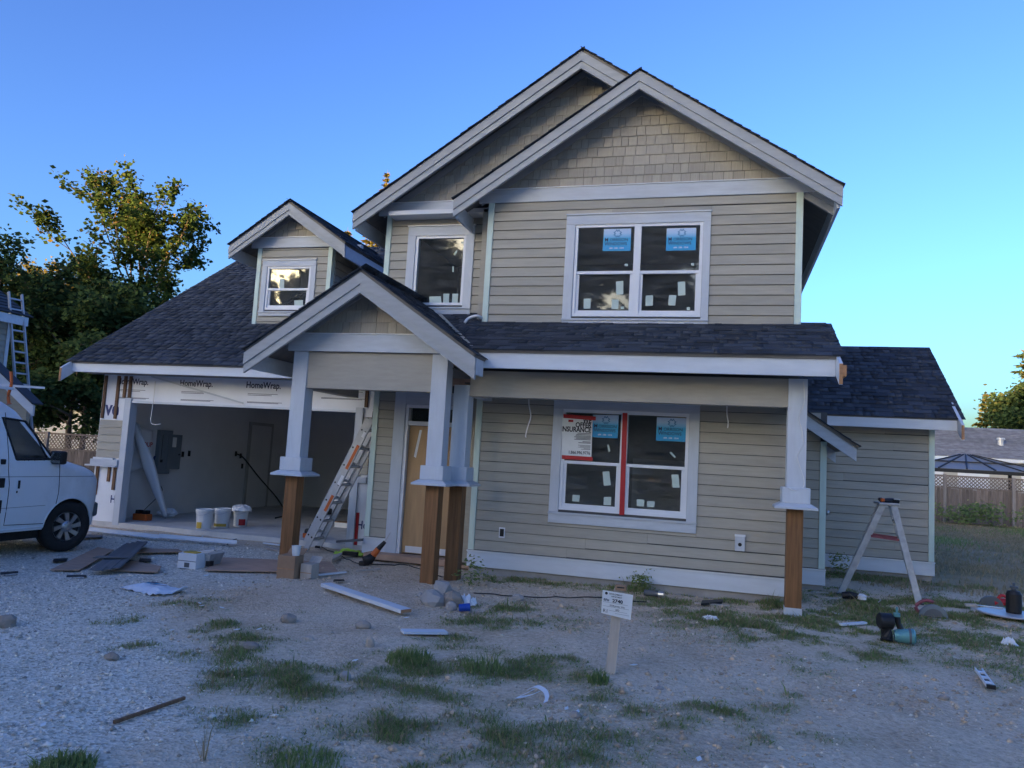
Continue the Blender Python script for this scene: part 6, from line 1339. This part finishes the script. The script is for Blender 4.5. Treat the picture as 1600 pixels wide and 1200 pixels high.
def blades(name, x, y, h, wd, mt, label, rg, lean=.5, z=None):
    n = len(x); z = ground_h(x, y) if z is None else z; a = rg.uniform(0, 6.28, n); l = np.abs(rg.normal(size=n))*lean*h; b = rg.uniform(0, 6.28, n)
    P = np.stack([x, y, z-.005], 1); s = np.stack([np.cos(a), np.sin(a), 0*a], 1)*wd[:, None]*.5; ld = np.stack([np.cos(b), np.sin(b), 0*b], 1)*l[:, None]
    mid = P+ld*.35+np.array([0, 0, 1])*(h*.6)[:, None]; tip = P+ld+np.array([0, 0, 1])*(h*.95)[:, None]
    V = np.stack([P-s, P+s, mid+s*.75, mid-s*.75, tip], 1).reshape(-1, 3); i = np.arange(n)[:, None]*5
    F_ = np.concatenate([i+np.array([[0, 1, 2]]), i+np.array([[0, 2, 3]]), i+np.array([[3, 2, 4]])]); return mesh_np(name, V, F_, M[mt], kind='stuff', label=label, cat='grass')
n = 2000000; x = rg.uniform(-8, 5.5, n); y = 3.0+12*rg.random(n)**1.2
g = grass_mask(x, y); k = rg.random(n) < (np.clip(g-.05, 0, 1)**1.1*.62+.010*np.clip(vnoise(x*1.3, y*1.3, 47)-.35, 0, 1)*(1-gravel_mask(x, y))*(y < 10.8)); x, y, g = x[k], y[k], g[k]
tall = vnoise(x*.8, y*.8, 44); h = (.016+.06*np.clip(g, 0, 1)*rg.random(len(x)))*(.5+.9*tall); h *= np.where((y > 10.2) & (x < 1.2), 1.7, 1); h = np.where(rg.random(len(x)) < .012, h*2.4, h)
wd = rg.uniform(.0035, .008, len(x))*np.where(rg.random(len(x)) < .15, 2.2, 1)*np.clip(y/7, .8, 1.6)
print('grass blades', len(x)); q = rg.random(len(x)) < .26
blades('yard_grass', x[~q], y[~q], h[~q], wd[~q], 'grass', 'ragged green grass and weeds growing in the dirt yard', rg, 1.1); blades('dry_yard_grass', x[q], y[q], h[q]*1.1, wd[q], 'grassdry', 'dry straw-coloured blades among the yard grass', rg, .9)
x = rg.uniform(2.2, 16, 90000); y = rg.uniform(13.5, 36.9, 90000); k = (vnoise(x*.5, y*.5, 45)*.9+rg.random(90000)*.5 > .40) & ((x > 3.7) | (y < 14.9)) & (x < y*.45); x, y = x[k], y[k]; h = rg.uniform(.04, .12, len(x)); wd = rg.uniform(.012, .03, len(x))*y/20; q = vnoise(x*.35, y*.35, 46)+rg.normal(size=len(x))*.12 > .42
blades('lawn_grass', x[~q], y[~q], h[~q], wd[~q], 'grass', 'green patches of the rough lawn beside the right wing', rg, .5); blades('dry_lawn_grass', x[q], y[q], h[q]*.8, wd[q], 'grassdry', 'dry brown patches of the rough lawn beside the right wing', rg, .6)
# bright tuft at the bottom left, tall tufts, weeds along the porch wall, bush at the fence
def tuft(px, py, r, n, hmin, hmax, mt, label, seed, cat='grass', name='grass_tuft', wd=.009):
    rg = np.random.default_rng(seed); cx, cy = G(px, py); a = rg.uniform(0, 6.28, n); rr = r*np.sqrt(rg.random(n)); x = cx+np.cos(a)*rr; y = cy+np.sin(a)*rr; h = rg.uniform(hmin, hmax, n)*(1.1-.5*rr/r)
    o = blades(name, x, y, h, np.full(n, wd)*rg.uniform(.6, 1.3, n), mt, label, rg, .55); del o['kind']; o['group'] = 'tufts of taller grass'; return o
tuft(98, 1205, .15, 600, .05, .13, 'grass', 'bright green grass tuft at the bottom left corner of the picture', 1); tuft(935, 1064, .09, 160, .05, .14, 'grass', 'grass tuft at the foot of the permit sign stake', 2); tuft(640, 1030, .20, 420, .04, .15, 'grass', 'long dense grass tuft below the short painted board', 3); tuft(760, 1045, .2, 160, .05, .22, 'grass', 'tall seeding grass tuft in the middle of the yard', 4); tuft(480, 1192, .2, 260, .04, .12, 'grass', 'grass tuft at the bottom edge, left of centre', 5); tuft(318, 1190, .02, 12, .15, .30, 'grassdry', 'thin upright stalks at the bottom edge left of centre', 6, wd=.006)
x, z = GY(1530, 800, 35.5); rgb = np.random.default_rng(9); V, F_ = leaf_quads([(x+rgb.normal()*.9, 35.5+rgb.normal()*.3, .25+rgb.random()*.35) for _ in range(60)], 16, .25, .16, rgb); q = empty('bush', (x, 35.5, -.1), 0, 'low green bush at the foot of the right wooden fence', 'bush'); o = mesh_np('foliage', V-np.array([x, 35.5, -.1]), F_, M['grass'], parent=q)
for k, (px, py, h, lab) in enumerate(((735, 915, .3, 'leafy weed clump right of the middle posts'), (1000, 925, .2, 'leafy weed left of the metal pipe at the wall'), (1112, 925, .30, 'tall broad weed at the porch wall, right of the lower window'), (1085, 925, .25, 'tall weed at the porch wall below the lower window corner'), (1310, 900, .35, 'tall weed at the wing wall behind the step ladder'))):
    x, y = G(px, py); rgb = np.random.default_rng(90+k); V, F_ = leaf_quads([(x+rgb.normal()*.09, y+rgb.normal()*.09, h*rgb.random()-.04) for _ in range(30)], 6, .05, .075, rgb, asp=.3); q = empty('weed', (x, y, -.09), 0, lab, 'weed', 'weeds at the house walls'); mesh_np('foliage', V-np.array([x, y, -.09]), F_, M['grass'], parent=q)
